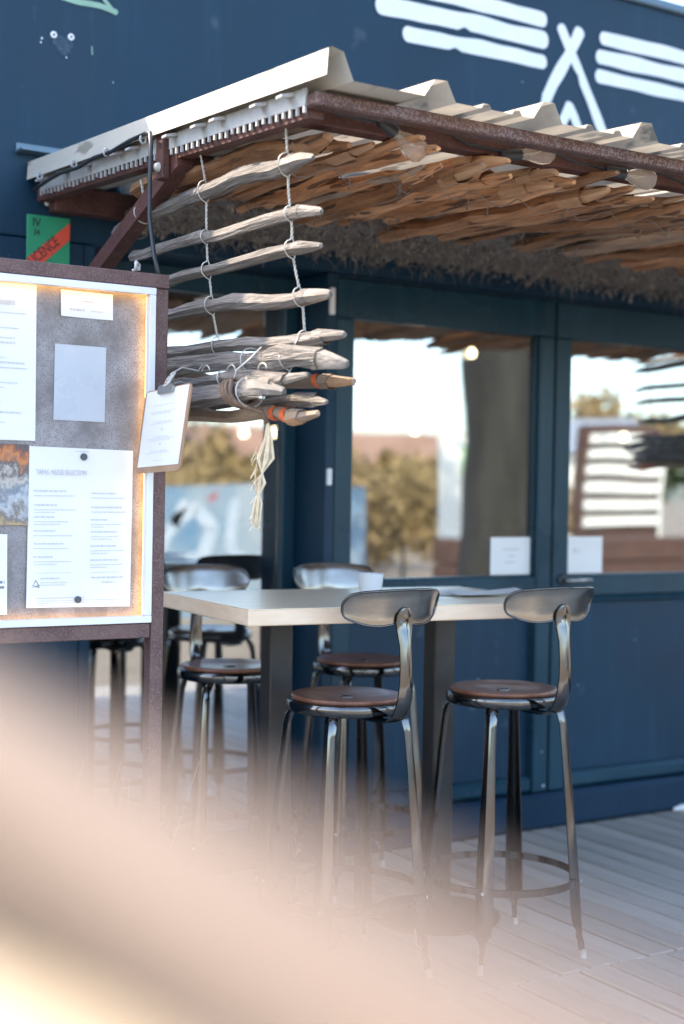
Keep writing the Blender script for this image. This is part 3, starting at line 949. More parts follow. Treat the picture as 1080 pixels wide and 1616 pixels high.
for (x, y, z, r_) in ((1.556, -0.765, 2.036, 0.028), (1.575, -1.35, 1.605, 0.030), (1.505, -1.47, 1.522, 0.0335), (1.53, -1.30, 1.563, 0.0205), (1.505, -1.12, 1.532, 0.0335)):
    loop(hang, x, y, z, r_)
MB().tube([(1.55, -1.44, 1.628), (1.525, -1.43, 1.60), (1.50, -1.415, 1.575), (1.495, -1.41, 1.55)], 0.0022, 5).build('wire', 'wire', hang, smooth=True)
for y0, z0 in ((-1.22, 1.585), (-1.50, 1.572), (-1.35, 1.578)):
    MB().tube([(1.52, y0+0.02*math.cos(a), z0+0.014*math.sin(a)) for a in [i*PI/8 for i in range(9)]], 0.0019, 5).build('wire', 'wire', hang, smooth=True)
h2 = copy_tree(hang)
h2.location = (4.16, 0, 0)
tag(h2, 'second ladder of hanging stakes at the far awning end, mirrored in the glass', 'stake screen')
# brown rope round the bundle and frayed twine tassel
rp = MB()
for k in range(3):
    rp.tube([(1.498+0.034*math.sin(a)*(1.0), -1.42-0.012*k+0.05*math.cos(a)*0.3+0.02*(a-PI)/PI, 1.522+0.031*math.cos(a)) for a in [i*2*PI/14 for i in range(15)]], 0.0042, 6)
rp.tube([(1.48, -1.43, 1.55), (1.472, -1.44, 1.52), (1.478, -1.455, 1.498), (1.50, -1.475, 1.488), (1.52, -1.50, 1.478), (1.53, -1.51, 1.452)], 0.0055, 6)
tw = tag(rp.build('lashing_rope', 'brown_rope', smooth=True), 'brown lashing rope knotted round the lowest stakes', 'rope')
ta = MB()
for k in range(16):
    sp = random.uniform(-1, 1); sp2 = random.uniform(-1, 1)
    pts = [(1.53, -1.510, 1.453), (1.531+0.006*sp, -1.510+0.006*sp2, 1.42), (1.528+0.015*sp, -1.500+0.019*sp2, 1.375),
           (1.526+0.010*sp2, -1.490+0.012*sp, 1.32), (1.524+0.008*sp, -1.478+0.007*sp2, 1.275), (1.524+0.006*sp, -1.468+0.010*sp2, 1.235-0.02*random.random())]
    ta.tube(pts, [0.0034, 0.0028, 0.0019, 0.0017, 0.0018, 0.0010], 4)
for k in range(60):
    a = random.uniform(0, 2*PI); z = random.uniform(1.225, 1.40)
    ta.tube([(1.524, -1.472, z), (1.524+0.012*math.cos(a), -1.47+0.012*math.sin(a), z-random.uniform(0.004, 0.03))], 0.0008, 3)
tag(ta.build('twine_tassel', 'twine'), 'pale frayed twine dangling from the bundle of stakes', 'twine')

# canopy of stakes under the sheet
can = empty('stake_canopy', (0, 0, 0))
tag(can, 'warm brown split stakes wired side by side under the awning sheet', 'stake canopy')
x = 1.63
i = 0
while x < 5.75:
    yt = -1.645 + random.uniform(-0.06, 0.09)
    L = random.uniform(0.88, 1.0)
    r_ = random.choice((0.017, 0.022, 0.026, 0.030, 0.034))*random.uniform(.92, 1.08)
    z0 = 2.068 + random.uniform(-0.020, 0.024)
    sk = random.uniform(-0.09, 0.09)
    sag = random.uniform(-0.01, 0.012)
    stake('stake', [(x+sk, yt+L, z0+0.046+random.uniform(-0.02, 0.02)), (x+sk*.5, yt+L*.5, z0+0.026-sag), (x, yt, z0+random.uniform(-.006, .012))],
          r_, 'brown_stake' if random.random() < 0.84 else 'tan_stake', can, flat=random.uniform(0.6, 0.85))
    x += r_*2*random.uniform(1.0, 1.22)
    i += 1
for y0 in (-1.40,):
    pts = []
    for k in range(120):
        xx = 1.6+k*0.031
        pts.append((xx, y0+0.012*math.sin(k*1.1), 2.045+0.022*((y0+1.6))+0.016*math.cos(k*1.35)))
    MB().tube(pts, 0.0014, 4).build('wire', 'old_wire', can, smooth=True)
for k in range(26):
    xx = random.uniform(1.7, 4.2); yy = random.choice((-1.40, -1.0))+random.uniform(-.05, .05)
    MB().tube([(xx, yy, 2.046), (xx+0.02, yy+0.03, 2.026), (xx+0.035, yy+0.06, 2.040)], 0.0014, 4).build('wire', 'old_wire', can, smooth=True)

# dried brush above the windows
fr = MB()
for k in range(7000):
    xx = random.uniform(1.78, 5.2)
    yy = -random.uniform(0.06, 0.80)
    edge = 2.112 - 0.02*(yy+0.4) + 0.020*mnoise.noise(Vector((xx*5, yy*5, 0)))
    zz = edge + abs(random.gauss(0, 0.030))
    if zz > zs(yy)-0.02: continue
    if random.random() < 0.10: zz -= random.uniform(0.0, 0.03)
    a = random.uniform(0, 2*PI); e = random.uniform(-1.2, 0.6)
    d = Vector((math.cos(a)*math.cos(e), math.sin(a)*math.cos(e), math.sin(e)))
    l_ = random.uniform(0.010, 0.034); w = random.uniform(0.002, 0.0065)
    sd = d.cross(Vector((random.uniform(-1, 1), random.uniform(-1, 1), random.uniform(-1, 1)))).normalized()*w
    p = Vector((xx, yy, zz)); mdl = p+d*l_*0.5+Vector((0, 0, random.uniform(-.006, .006))); q = p+d*l_
    fr.add([p-sd, p+sd, mdl+sd, mdl-sd, q], [(0, 1, 2, 3), (3, 2, 4)])
for k in range(1900):
    xx = random.uniform(1.8, 5.2); yy = -random.uniform(0.08, 0.78); zz = 2.115+random.uniform(-.01, .02)
    if mnoise.noise(Vector((xx*9, yy*9, 4))) < -.05: continue
    a = random.uniform(0, 2*PI); l_ = random.uniform(.03, .10)
    dx, dy = math.cos(a)*l_, math.sin(a)*l_
    fr.tube([(xx, yy, zz), (xx+dx*.5, yy+dy*.5, zz-l_*.22), (xx+dx*.8, yy+dy*.8, zz-l_*.55), (xx+dx*.7, yy+dy*.7, zz-l_*.75)], [.0016, .0014, .001, .0005], 3)
for k in range(60):  # dense backing slab, added to block light and darken the header below
    xa = 1.80+k*0.057
    za = 2.135+0.012*mnoise.noise(Vector((xa*3, 2, 0)))
    fr.box(xa, xa+0.058, -0.80+0.03*mnoise.noise(Vector((xa*6, 0, 0))), -0.065, za, za+0.05)
o = fr.build('dried_brush', 'fringe', kind='stuff')
o['label'] = 'shaggy dried grey brown brush hanging above the windows'
o['category'] = 'dried brush'

# string of clear bulbs along the front rail
sg = empty('bulb_string', (0, 0, 0))
tag(sg, 'string of clear glass bulbs on black cable behind the front rail', 'string lights')
bpos = [((1.765, -1.615, 2.122), Vector((0.75, -0.25, -0.55))), ((2.13, -1.60, 2.112), Vector((0.8, -0.35, 0.1))), ((2.455, -1.61, 2.112), Vector((0.9, -0.3, -0.12))), ((2.83, -1.61, 2.108), Vector((0.8, -0.2, -0.4)))]
cpts = [(1.575, -1.60, 2.145)]
for (p, d) in bpos:
    cpts += [(p[0]-0.12, p[1]+0.01, p[2]+0.01), (p[0]-0.03, p[1]+0.01, p[2]+0.008), (p[0]+0.14, p[1]+0.02, p[2]+0.03)]
MB().tube(cpts, 0.0035, 6).build('cable', 'black', sg, smooth=True)
for (p, d) in bpos:
    q = d.normalized().to_track_quat('Z', 'Y').to_euler()
    s_ = MB().lathe([(0.0001, -0.028), (0.011, -0.026), (0.014, -0.01), (0.0145, 0.022), (0.012, 0.026)], 14).build('socket', 'black', sg, smooth=True, loc=p, rot=q)
    MB().lathe([(0.012, 0.024), (0.013, 0.034), (0.022, 0.055), (0.0275, 0.075), (0.026, 0.092), (0.017, 0.104), (0.0001, 0.108)], 20).build('bulb', 'bulb', s_, smooth=True)
    MB().tube([(0.004, 0, 0.03), (0.006, 0, 0.06), (0.0, 0.004, 0.075), (-0.006, 0, 0.06), (-0.004, 0, 0.03)], 0.0009, 4).build('filament', 'wire', s_)

# ------------------------------------------------------------------ menu board
bx0, bx1 = 0.50, 1.475
bd = empty('menu_board', (1.0, -1.08, 0)); bd.location = (0, 0, 0)
tag(bd, 'rust brown steel menu board with white inner frame and warm light strip', 'menu board')
MB().box(bx0, bx1, -1.105, -1.065, 1.790, 1.824, 0.002).build('top_bar', 'board_steel', bd)
MB().box(bx0, 1.437, -1.105, -1.065, 0.941, 0.977, 0.002).build('bottom_bar', 'board_steel', bd)
MB().box(1.440, 1.474, -1.103, -1.064, 0.0, 1.7885, 0.002).build('post', 'board_steel', bd)
MB().box(bx0+0.001, bx0+0.036, -1.103, -1.064, 0.0, 1.7885, 0.002).build('post', 'board_steel', bd)
MB().box(bx0+0.037, 1.4385, -1.072, -1.066, 0.978, 1.7885).build('back_panel', 'zinc', bd)
fx0, fx1, fz0, fz1, fw = bx0+0.038, 1.4380, 0.9785, 1.7880, 0.0165
MB().box(fx0, fx1, -1.112, -1.090, fz1-fw, fz1, 0.001).build('white_frame', 'white_alu', bd)
MB().box(fx0, fx1, -1.112, -1.090, fz0, fz0+fw, 0.001).build('white_frame', 'white_alu', bd)
MB().box(fx1-fw, fx1, -1.111, -1.090, fz0+fw+0.0005, fz1-fw-0.0005, 0.001).build('white_frame', 'white_alu', bd)
MB().box(fx0, fx0+fw, -1.111, -1.090, fz0+fw+0.0005, fz1-fw-0.0005, 0.001).build('white_frame', 'white_alu', bd)
MB().box(fx0+0.004, fx1-0.004, -1.0895, -1.0835, fz1-0.014, fz1-0.006).build('led_strip', 'led', bd)
MB().box(fx0+0.004, fx1-0.004, -1.0895, -1.0835, fz0+0.006, fz0+0.014).build('led_strip', 'led', bd)
MB().box(fx1-0.014, fx1-0.006, -1.0895, -1.0835, fz0+0.02, fz1-0.02).build('led_strip', 'led', bd)
PY = -1.0725
def sheet_paper(name, x0, x1, z0, z1, m, label, cat, tilt=0.0, curl=0.0055):
    b = MB()
    nx, nz = 6, 6
    for k in range(2):
        for i in range(nx+1):
            for j in range(nz+1):
                u, v = i/nx, j/nz
                y = PY-0.0012-curl*(abs(2*u-1)**3)*(1-v)-0.0006*k
                b.v.append((x0+(x1-x0)*u+tilt*(v-.5)*(z1-z0), y, z0+(z1-z0)*v-tilt*(u-.5)*(x1-x0)))
    N = (nx+1)*(nz+1)
    for k in range(2):
        for i in range(nx):
            for j in range(nz):
                a = k*N+i*(nz+1)+j
                b.f.append((a, a+nz+1, a+nz+2, a+1))
    o = b.build(name, m, smooth=True)
    return tag(o, label, cat)
def lines(parent, rows, y, m='ink_pale'):
    """rows of print too small to read: runs of tiny marks"""
    b = MB()
    for (x0, x1, z, h) in rows:
        x = x0
        while x < x1:
            w = random.uniform(0.6, 2.6)*h*1.5
            b.box(x, min(x+w, x1), y-0.0003, y, z, z+h)
            x += w+h*0.55
    return b.build('print', m, parent, kind='stuff')
YP = PY-0.0046
p1 = sheet_paper('menu_sheet', 0.90, 1.150, 1.410, 1.772, 'paper', 'dessert menu sheet at the upper corner of the menu board', 'menu sheet')
text_mesh('lettering', 'DESSERTS', 0.0145, 'ink_pale', p1, (1.060, YP, 1.722), width=0.62)
rows = []
z = 1.702
while z > 1.425:
    if random.random() < 0.82:
        rows.append((0.93, 1.06+random.uniform(-0.02, 0.075), z, random.choice((0.0022, 0.0022, 0.0034))))
    z -= 0.0115
lines(p1, rows, YP)
p2 = sheet_paper('menu_sheet', 1.136, 1.397, 1.018, 1.396, 'paper', 'large tapas menu sheet held by two dark magnets', 'menu sheet', tilt=0.012)
text_mesh('lettering', 'TAPAS. MEZZE SELECTION', 0.0175, 'ink_pale', p2, (1.155, YP, 1.332), width=0.60)
rows = []
for xa, xb in ((1.150, 1.255), (1.292, 1.385)):
    z = 1.292 + (0 if xa < 1.2 else -0.004)
    while z > 1.115:
        rows.append((xa, xa+(xb-xa)*random.uniform(0.45, 0.85), z, 0.0036))
        rows.append((xa, xa+(xb-xa)*random.uniform(0.75, 1.0), z-0.0105, 0.0020))
        if random.random() < 0.6: rows.append((xa, xa+(xb-xa)*random.uniform(0.3, 0.8), z-0.0170, 0.0020))
        z -= random.uniform(0.028, 0.036)
    rows.append((xa, xb-0.01, 1.100, 0.0012))
rows += [(1.168, 1.215, 1.086, 0.0036), (1.168, 1.235, 1.077, 0.002), (1.168, 1.23, 1.071, 0.002), (1.295, 1.383, 1.086, 0.0040), (1.322, 1.352, 1.075, 0.0036),
         (1.146, 1.28, 1.040, 0.0026), (1.146, 1.37, 1.034, 0.0015), (1.146, 1.36, 1.029, 0.0015), (1.146, 1.21, 1.024, 0.0015), (1.25, 1.285, 1.388, 0.002)]
lines(p2, rows, YP)
b = MB()
for a_ in ((1.148, 1.068, 1.157, 1.084), (1.157, 1.084, 1.166, 1.068), (1.148, 1.066, 1.166, 1.073), (1.148, 1.073, 1.166, 1.066)):
    b.tube([(a_[0], YP-.0003, a_[1]), (a_[2], YP-.0003, a_[3])], 0.0009, 4)
b.build('campfire_emblem', 'ink', p2)
p3 = sheet_paper('card', 1.209, 1.340, 1.706, 1.768, 'paper', 'small white card pinned under the top of the menu board', 'card', tilt=0.01)
lines(p3, [(1.262, 1.292, 1.744, 0.0024), (1.232, 1.268, 1.722, 0.004), (1.285, 1.315, 1.722, 0.0018)], YP)
p4 = sheet_paper('photo_print', 0.93, 1.136, 1.213, 1.401, 'poster', 'colourful glossy photo print beside the tapas menu', 'photo')
p5 = sheet_paper('paper_note', 0.90, 1.088, 1.006, 1.192, 'paper', 'plain white note below the photo print', 'note')
lines(p5, [(1.068, 1.082, 1.078, 0.006), (1.070, 1.082, 1.066, 0.006)], YP, 'ink')
p6 = sheet_paper('plastic_sleeve', 1.196, 1.325, 1.461, 1.640, 'sleeve', 'empty blue grey plastic sleeve stuck to the bare metal panel', 'plastic sleeve', tilt=0.008, curl=0.0004)
for (x, z, lab) in ((1.272, 1.376, 'dark round magnet at the top of the tapas menu'), (1.262, 1.036, 'dark round magnet at the foot of the tapas menu')):
    o = MB().lathe([(0.0001, 0.006), (0.0075, 0.006), (0.0085, 0.004), (0.0085, 0.0)], 16).build('magnet', 'magnet', loc=(x, PY-0.0026, z), rot=(PI/2, 0, 0))
    tag(o, lab, 'magnet')
o = MB().tube([(1.395, -1.083, 1.826), (1.388, -1.10, 1.835), (1.395, -1.085, 1.85), (1.41, -1.07, 1.845), (1.40, -1.09, 1.832), (1.385, -1.085, 1.828)], 0.0045, 6).build('cable_tie', 'comb', smooth=True)
tag(o, 'knot of white cable tie on top of the menu board', 'cable tie')

# clipboard
cl = empty('clipboard', (0, 0, 0))
tag(cl, 'brown clipboard with a printed sheet hanging by wire beside the menu board', 'clipboard')
c00, c10, c11, c01 = Vector((1.400, -1.095, 1.338)), Vector((1.424, -1.292, 1.347)), Vector((1.424, -1.350, 1.546)), Vector((1.400, -1.150, 1.533))
nrm = (c10-c00).cross(c01-c00).normalized()
if nrm.dot(CAM-c00) < 0: nrm = -nrm
def quad(u, v): return (c00*(1-u)+c10*u)*(1-v)+(c01*(1-u)+c11*u)*v
def slab_on(name, u0, u1, v0, v1, o0, o1, m, parent, rnd=0.06):
    out = []
    for (cu, cv, a0) in ((u1-rnd, v1-rnd, 0), (u0+rnd, v1-rnd, 90), (u0+rnd, v0+rnd, 180), (u1-rnd, v0+rnd, 270)):
        for k in range(5):
            a = R(a0+k*22.5)
            out.append(quad(cu+rnd*math.cos(a), cv+rnd*math.sin(a)))
    n = len(out)
    b = MB()
    b.add([p+nrm*o0 for p in out]+[p+nrm*o1 for p in out], [tuple(range(n)), tuple(range(2*n-1, n-1, -1))]+[(i, (i+1) % n, (i+1) % n+n, i+n) for i in range(n)])
    return b.build(name, m, parent)
slab_on('board', 0, 1, 0, 1, 0, 0.004, 'clip_wood', cl, 0.07)
pp = slab_on('paper', 0.05, 0.96, 0.075, 0.985, 0.0045, 0.0055, 'paper', cl, 0.003)
b = MB()
def bar(u0, u1, v, h):
    b.add([quad(u0, v)+nrm*.006, quad(u1, v)+nrm*.006, quad(u1, v+h)+nrm*.006, quad(u0, v+h)+nrm*.006], [(0, 1, 2, 3)])
for v, a_, c_ in ((0.80, .25, .7), (0.72, .2, .75), (0.70, .25, .66), (0.60, .3, .7), (0.58, .2, .72), (0.42, .35, .65), (0.40, .2, .8), (0.38, .26, .7), (0.25, .3, .7), (0.23, .2, .75), (0.14, .4, .6)):
    u = a_
    while u < c_:
        w = random.uniform(.03, .09); bar(u, min(u+w, c_), v, 0.008); u += w+.018
for v in (0.50, 0.33):
    b.add([quad(.47, v)+nrm*.006, quad(.53, v)+nrm*.006, quad(.5, v+.028)+nrm*.006], [(0, 1, 2)])
b.build('print', 'ink_pale', pp)
slab_on('clip', 0.34, 0.66, 0.93, 1.035, 0.006, 0.013, 'chrome', cl, 0.03)
ctop = quad(0.5, 1.03)+nrm*0.006
MB().tube([ctop, ctop+Vector((0.004, 0.005, 0.012)), ctop+Vector((0.016, 0.015, 0.028)), ctop+Vector((0.05, 0.03, 0.045)), (1.50, -1.22, 1.585), (1.52, -1.20, 1.60)], 0.0022, 5).build('wire', 'wire', cl, smooth=True)
for k in range(3):
    MB().tube([ctop+Vector((0.004*k+0.010*math.sin(a), 0.010*math.cos(a), 0.006+0.007*k+0.010*math.sin(a))) for a in [i*2*PI/10 for i in range(11)]], 0.0020, 5).build('wire', 'wire', cl, smooth=True)

# ------------------------------------------------------------------ bar stools
def make_stool():
    t = empty('bar_stool')
    LEGA = [90+a for a in (-52, 38, 128, 218)]
    # seat
    b = MB()
    b.lathe([(0.020, 0.744), (0.06, 0.7445), (0.11, 0.748), (0.145, 0.7535), (0.1515, 0.7525), (0.1530, 0.748), (0.1500, 0.742)], 40)
    b.build('seat', 'seat', t, smooth=True)
    b = MB()
    b.lathe([(0.0001, 0.730), (0.02, 0.738), (0.1500, 0.7415), (0.1590, 0.742), (0.1640, 0.738), (0.1655, 0.728), (0.1640, 0.716), (0.159, 0.710), (0.150, 0.708), (0.0001, 0.709)], 40)
    rim = b.build('seat_pan', 'steel', t, smooth=True)
    b = MB()
    prof = [(0.0175*math.cos(a)*1.0, 0.0175*math.sin(a)) for a in [i*2*PI/20 for i in range(20)]]
    vs = [(x*1.15, y*0.62, 0.7468) for x, y in prof]+[(x*0.85, y*0.40, 0.7468) for x, y in prof]+[(x*1.15, y*0.62, 0.738) for x, y in prof]
    b.add(vs, [(i, (i+1) % 20, 20+(i+1) % 20, 20+i) for i in range(20)]+[(i, 40+i, 40+(i+1) % 20, (i+1) % 20) for i in range(20)])
    b.build('slot_rim', 'plate', rim, smooth=True)
    # legs
    for an in LEGA:
        a = R(an)
        er = Vector((math.cos(a), math.sin(a), 0)); et = Vector((-math.sin(a), math.cos(a), 0))
        st = [(0.150, 0.714, 0.020, .35), (0.1655, 0.706, 0.027, .5), (0.1755, 0.690, 0.027, .5), (0.1820, 0.66, 0.024, .5), (0.194, 0.56, 0.027, .48), (0.2085, 0.42, 0.033, .44), (0.2220, 0.28, 0.038, .42),
              (0.2280, 0.21, 0.040, .42), (0.2345, 0.125, 0.041, .42), (0.2365, 0.096, 0.036, .42), (0.2375, 0.078, 0.020, .6), (0.2395, 0.060, 0.0150, 1), (0.2440, 0.045, 0.0140, 1), (0.2460, 0.022, 0.0140, 1)]
        b = MB()
        K = 5
        for (r_, z, w, dp) in st:
            w *= 1.28 if z > 0.09 else 1.0
            c = er*r_+Vector((0, 0, z))
            outer = []; inner = []
            for k in range(K):
                s = -1+2*k/(K-1)
                d_ = -dp*w*(abs(s)**1.6)
                outer.append(c+et*s*w*0.5+er*d_)
                inner.append(c+et*s*(w*0.5-0.0018)+er*(d_-0.003-0.003*(dp > .9)*4*(1-s*s)))
            b.v += [tuple(p) for p in outer+inner[::-1]]
        n = 2*K
        for i in range(len(st)-1):
            for k in range(n):
                b.f.append((i*n+k, i*n+(k+1) % n, (i+1)*n+(k+1) % n, (i+1)*n+k))
        b.f.append(tuple(range(n-1, -1, -1))); b.f.append(tuple(range((len(st)-1)*n, len(st)*n)))
        lg = b.build('leg', 'steel', t, angle=50)
        c = er*0.2435
        MB().lathe([(0.0001, 0.0), (0.0095, 0.0), (0.0095, 0.003), (0.0078, 0.006), (0.0078, 0.024), (0.0001, 0.0245)], 12, (c.x, c.y, 0)).build('foot', 'wire', lg)
        cc = er*0.2115
        MB().lathe([(0.0001, 0.0), (0.0045, 0.0015), (0.005, 0.004)], 8).build('rivet', 'wire', lg, loc=(er*0.2305+Vector((0, 0, 0.2165))), rot=(0, PI/2, a))
    # foot ring
    MB().lathe([(0.2140, 0.206), (0.2200, 0.206), (0.2205, 0.225), (0.2145, 0.226), (0.2140, 0.206)], 48).build('foot_ring', 'steel', t, angle=40)
    # back spine
    sp = [(0.055, 0.702, 0.040), (0.130, 0.6985, 0.046), (0.180, 0.700, 0.046), (0.212, 0.708, 0.044), (0.237, 0.730, 0.042), (0.250, 0.765, 0.040), (0.256, 0.810, 0.037), (0.2545, 0.855, 0.034), (0.2505, 0.905, 0.033), (0.2435, 0.945, 0.040), (0.2430, 0.965, 0.046), (0.2450, 0.985, 0.042), (0.2475, 1.000, 0.028), (0.2485, 1.006, 0.010)]
    b = MB()
    K = 7
    for i, (y, z, w) in enumerate(sp):
        y2, z2 = sp[min(i+1, len(sp)-1)][:2]; y1, z1 = sp[max(i-1, 0)][:2]
        tn = Vector((0, y2-y1, z2-z1)).normalized()
        nr = Vector((0, tn.z, -tn.y))
        up = []; dn = []
        for k in range(K):
            s = -1+2*k/(K-1)
            w2 = w*1.18; bow = 0.009*(1-s*s)*(1 if 0.72 < z < 0.96 else 0.3)
            p = Vector((s*w2*.5, y, z))+nr*(bow+0.001)
            up.append(p); dn.append(p-nr*0.004)
        b.v += [tuple(p) for p in up+dn[::-1]]
    n = 2*K
    for i in range(len(sp)-1):
        for k in range(n):
            b.f.append((i*n+k, i*n+(k+1) % n, (i+1)*n+(k+1) % n, (i+1)*n+k))
    b.f.append(tuple(range(n-1, -1, -1))); b.f.append(tuple(range((len(sp)-1)*n, len(sp)*n)))
    b.build('back_spine', 'steel', t, angle=50)
    # backrest plate: curved round the sitter, rolled edge
    HA = 40.0; RB = 0.243
    def edge_pt(u, v):
        a = R(90 - u*HA)
        e = (1-abs(u)**11.0)
        e = max(0, e)**0.5
        top = 1.053 - 0.012*u*u
        bot = 0.969 - 0.012*math.sin(min(1, abs(u)*1.15)*PI)**1.2 + 0.002*abs(u)
        mid = 1.006 - 0.004*abs(u)
        z = mid + ((top-mid) if v > 0 else (mid-bot))*v*e
        rr_ = RB + 0.26*(z-1.0) - 0.008*u*u
        # slightly flatter arc: push out ends
        return Vector((rr_*math.cos(a)*1.03, rr_*math.sin(a), z)), a
    b = MB()
    NU, NV = 28, 8
    us = [math.sin((-1+2*i/NU)*PI/2) for i in range(NU+1)]
    for lay in (0, 1):
        for u in us:
            for j in range(NV+1):
                v = -1+2*j/NV
                p, a = edge_pt(u*0.999, v)
                flare = 0.0035*abs(v)**6
                p = p + Vector((math.cos(a), math.sin(a), 0))*(flare-0.0028*lay)
                b.v.append(tuple(p))
    N = (NU+1)*(NV+1)
    for lay in (0, 1):
        for i in range(NU):
            for j in range(NV):
                q = lay*N+i*(NV+1)+j
                b.f.append((q, q+NV+1, q+NV+2, q+1))
    pl = b.build('backrest', 'plate', t, smooth=True)
    ring = [edge_pt(u*0.999, 1)[0] for u in us] + [edge_pt(u*0.999, -1)[0] for u in us[::-1]]
    cen = []
    for p in ring:
        d_ = Vector((p.x, p.y, 0)).normalized()
        cen.append(p+d_*0.002)
    cen.append(cen[0])
    MB().tube(cen, 0.0036, 6, cap=False).build('rolled_edge', 'steel', pl, smooth=True)
    return t
st0 = make_stool()
stools = [((2.556, -1.075), -88, 'steel bar stool nearest the door handle with its back turned', ),
          ((2.070, -1.005), -88, 'steel bar stool in front of the table corner with its back turned'),
          ((2.085, -0.285), 92, 'steel bar stool tucked behind the table next to the menu board'),
          ((2.560, -0.325), 88, 'steel bar stool behind the table standing next to the paper cup')]
for i, ((x, y), an, lab) in enumerate(stools):
    s_ = st0 if i == 0 else copy_tree(st0)
    s_.location = (x, y, 0.001)
    s_.rotation_euler = (0, 0, R(an-90+(0, 2.5, -3, 2)[i]))
    tag(s_, lab, 'bar stool', 'bar stools round the high table')

# ------------------------------------------------------------------ table
tb = empty('bar_table', (2.252, -0.815, 0.0), R(-4.7))
tag(tb, 'high bar table with pale wooden top and black posts', 'table')
MB().box(-0.515, 0.515, -0.325, 0.325, 0.9575, 0.9985, 0.003).build('tabletop', 'ply', tb)
MB().box(-0.514, 0.514, -0.324, 0.324, 0.9987, 1.001, 0.001).build('top_veneer', 'table_top', tb)
for x in (-0.235, 0.315):
    MB().box(x-0.036, x+0.036, 0.07, 0.142, 0.013, 0.945, 0.004).build('leg', 'leg_black', tb)
    MB().box(x-0.12, x+0.12, -0.02, 0.22, 0.9455, 0.957, 0.002).build('mounting_plate', 'leg_black', tb)
    MB().lathe([(0.0001, 0.001), (0.20, 0.001), (0.20, 0.010), (0.194, 0.0125), (0.0001, 0.0125)], 40, (x, 0.106, 0)).build('base_plate', 'leg_black', tb)
cp = MB().lathe([(0.0001, 0.0), (0.030, 0.0), (0.032, 0.003), (0.0375, 0.062), (0.0385, 0.064), (0.0355, 0.064), (0.031, 0.01), (0.0001, 0.008)], 24).build('paper_cup', 'cup', smooth=True, loc=(2.286, -0.783, 1.0012))
tag(cp, 'small white cup standing on the pale tabletop', 'cup')
for (x, y, rz, w, d_, lift, lab) in ((2.57, -0.80, 12, 0.20, 0.15, 0.0015, 'flat white menu sheet lying under another on the table'), (2.61, -0.92, -24, 0.21, 0.148, 0.006, 'curling white menu sheet at the end of the table')):
    b = MB(); nx = 8
    for k in range(2):
        for i in range(nx+1):
            u = i/nx
            z = lift+0.014*(u**2)*(1 if lift > .003 else 0.2)+0.0006*k
            b.v += [(w*(u-.5), -d_/2, z), (w*(u-.5), d_/2, z)]
    for k in range(2):
        o_ = k*(nx+1)*2
        for i in range(nx): b.f.append((o_+2*i, o_+2*i+2, o_+2*i+3, o_+2*i+1))
    p = b.build('menu_sheet', 'paper', smooth=True, loc=(x, y, 1.0015), rot=(0, 0, R(rz)))
    tag(p, lab, 'menu sheet')
# a chip of pale plaster at the foot of the wall
b = MB().tube([(4.30, -0.03, 0.010), (4.34, -0.032, 0.013), (4.40, -0.028, 0.011), (4.44, -0.03, 0.008)], [0.006, 0.013, 0.012, 0.005], 7, jit=0.25)
tag(b.build('plaster_chip', 'paper'), 'pale plaster chip lying on the deck at the wall foot', 'plaster chip')

# ------------------------------------------------------------------ dry grass by the board
gr = MB()
for k in range(34):
    x = random.uniform(0.75, 1.42); y = random.uniform(-1.26, -1.16)
    h = random.uniform(0.40, 0.72); lx = random.uniform(-0.12, 0.16)
    gr.tube([(x, y, -0.02), (x+lx*.25, y, h*.5), (x+lx, y+random.uniform(-.03, .03), h)], [0.0018, 0.0011, 0.0004], 3)
o = gr.build('dry_grass', 'dry_grass', kind='stuff')
o['label'] = 'thin pale dry grass stems below the menu board'
o['category'] = 'dry grass'

# ------------------------------------------------------------------ near railing
rl = empty('pole_railing', (0.09, -3.9, 0)); rl.location = (0, 0, 0)
tag(rl, 'pale pole railing out of focus across the bottom corner', 'railing')
def rail(p, d, t0, t1, r_, m):
    P = Vector(p); D = Vector(d).normalized()
    pts = []
    n = 40
    for i in range(n+1):
        t = t0+(t1-t0)*i/n
        pts.append(P+D*t+Vector((mnoise.noise(Vector((t*6, 1, 0)))*0.002, 0, mnoise.noise(Vector((t*6, 5, 0)))*0.002)))
    return MB().tube(pts, [r_*(1+0.04*mnoise.noise(Vector((i*.5, 3, 0)))) for i in range(n+1)], 14).build('rail', m, rl, smooth=True)
rail((0.0883, -4.0137, 1.2480), (-0.0489, 0.9966, 0.0667), -0.75, 0.85, 0.0165, 'rail_wood')
rail((0.0836, -4.0288, 1.2275), (-0.2019, 0.9789, 0.0317), -0.70, 0.85, 0.0075, 'rail_shade')  # thin dark pole added in place of the shadow band
rail((0.0822, -4.0342, 1.1985), (-0.2370, 0.9712, -0.0231), -0.70, 0.85, 0.0190, 'rail_cream')
rail((0.0883, -4.0137, 0.62), (-0.12, 0.99, 0.0), -0.75, 0.85, 0.0190, 'rail_cream')
for x, y, z in ((0.155, -4.60, 1.17), (-0.02, -3.25, 1.15)):
    MB().tube([(x, y, -0.17), (x+.004, y, 0.6), (x, y, z)], [0.036, 0.034, 0.033], 12).build('post', 'rail_cream', rl, smooth=True)

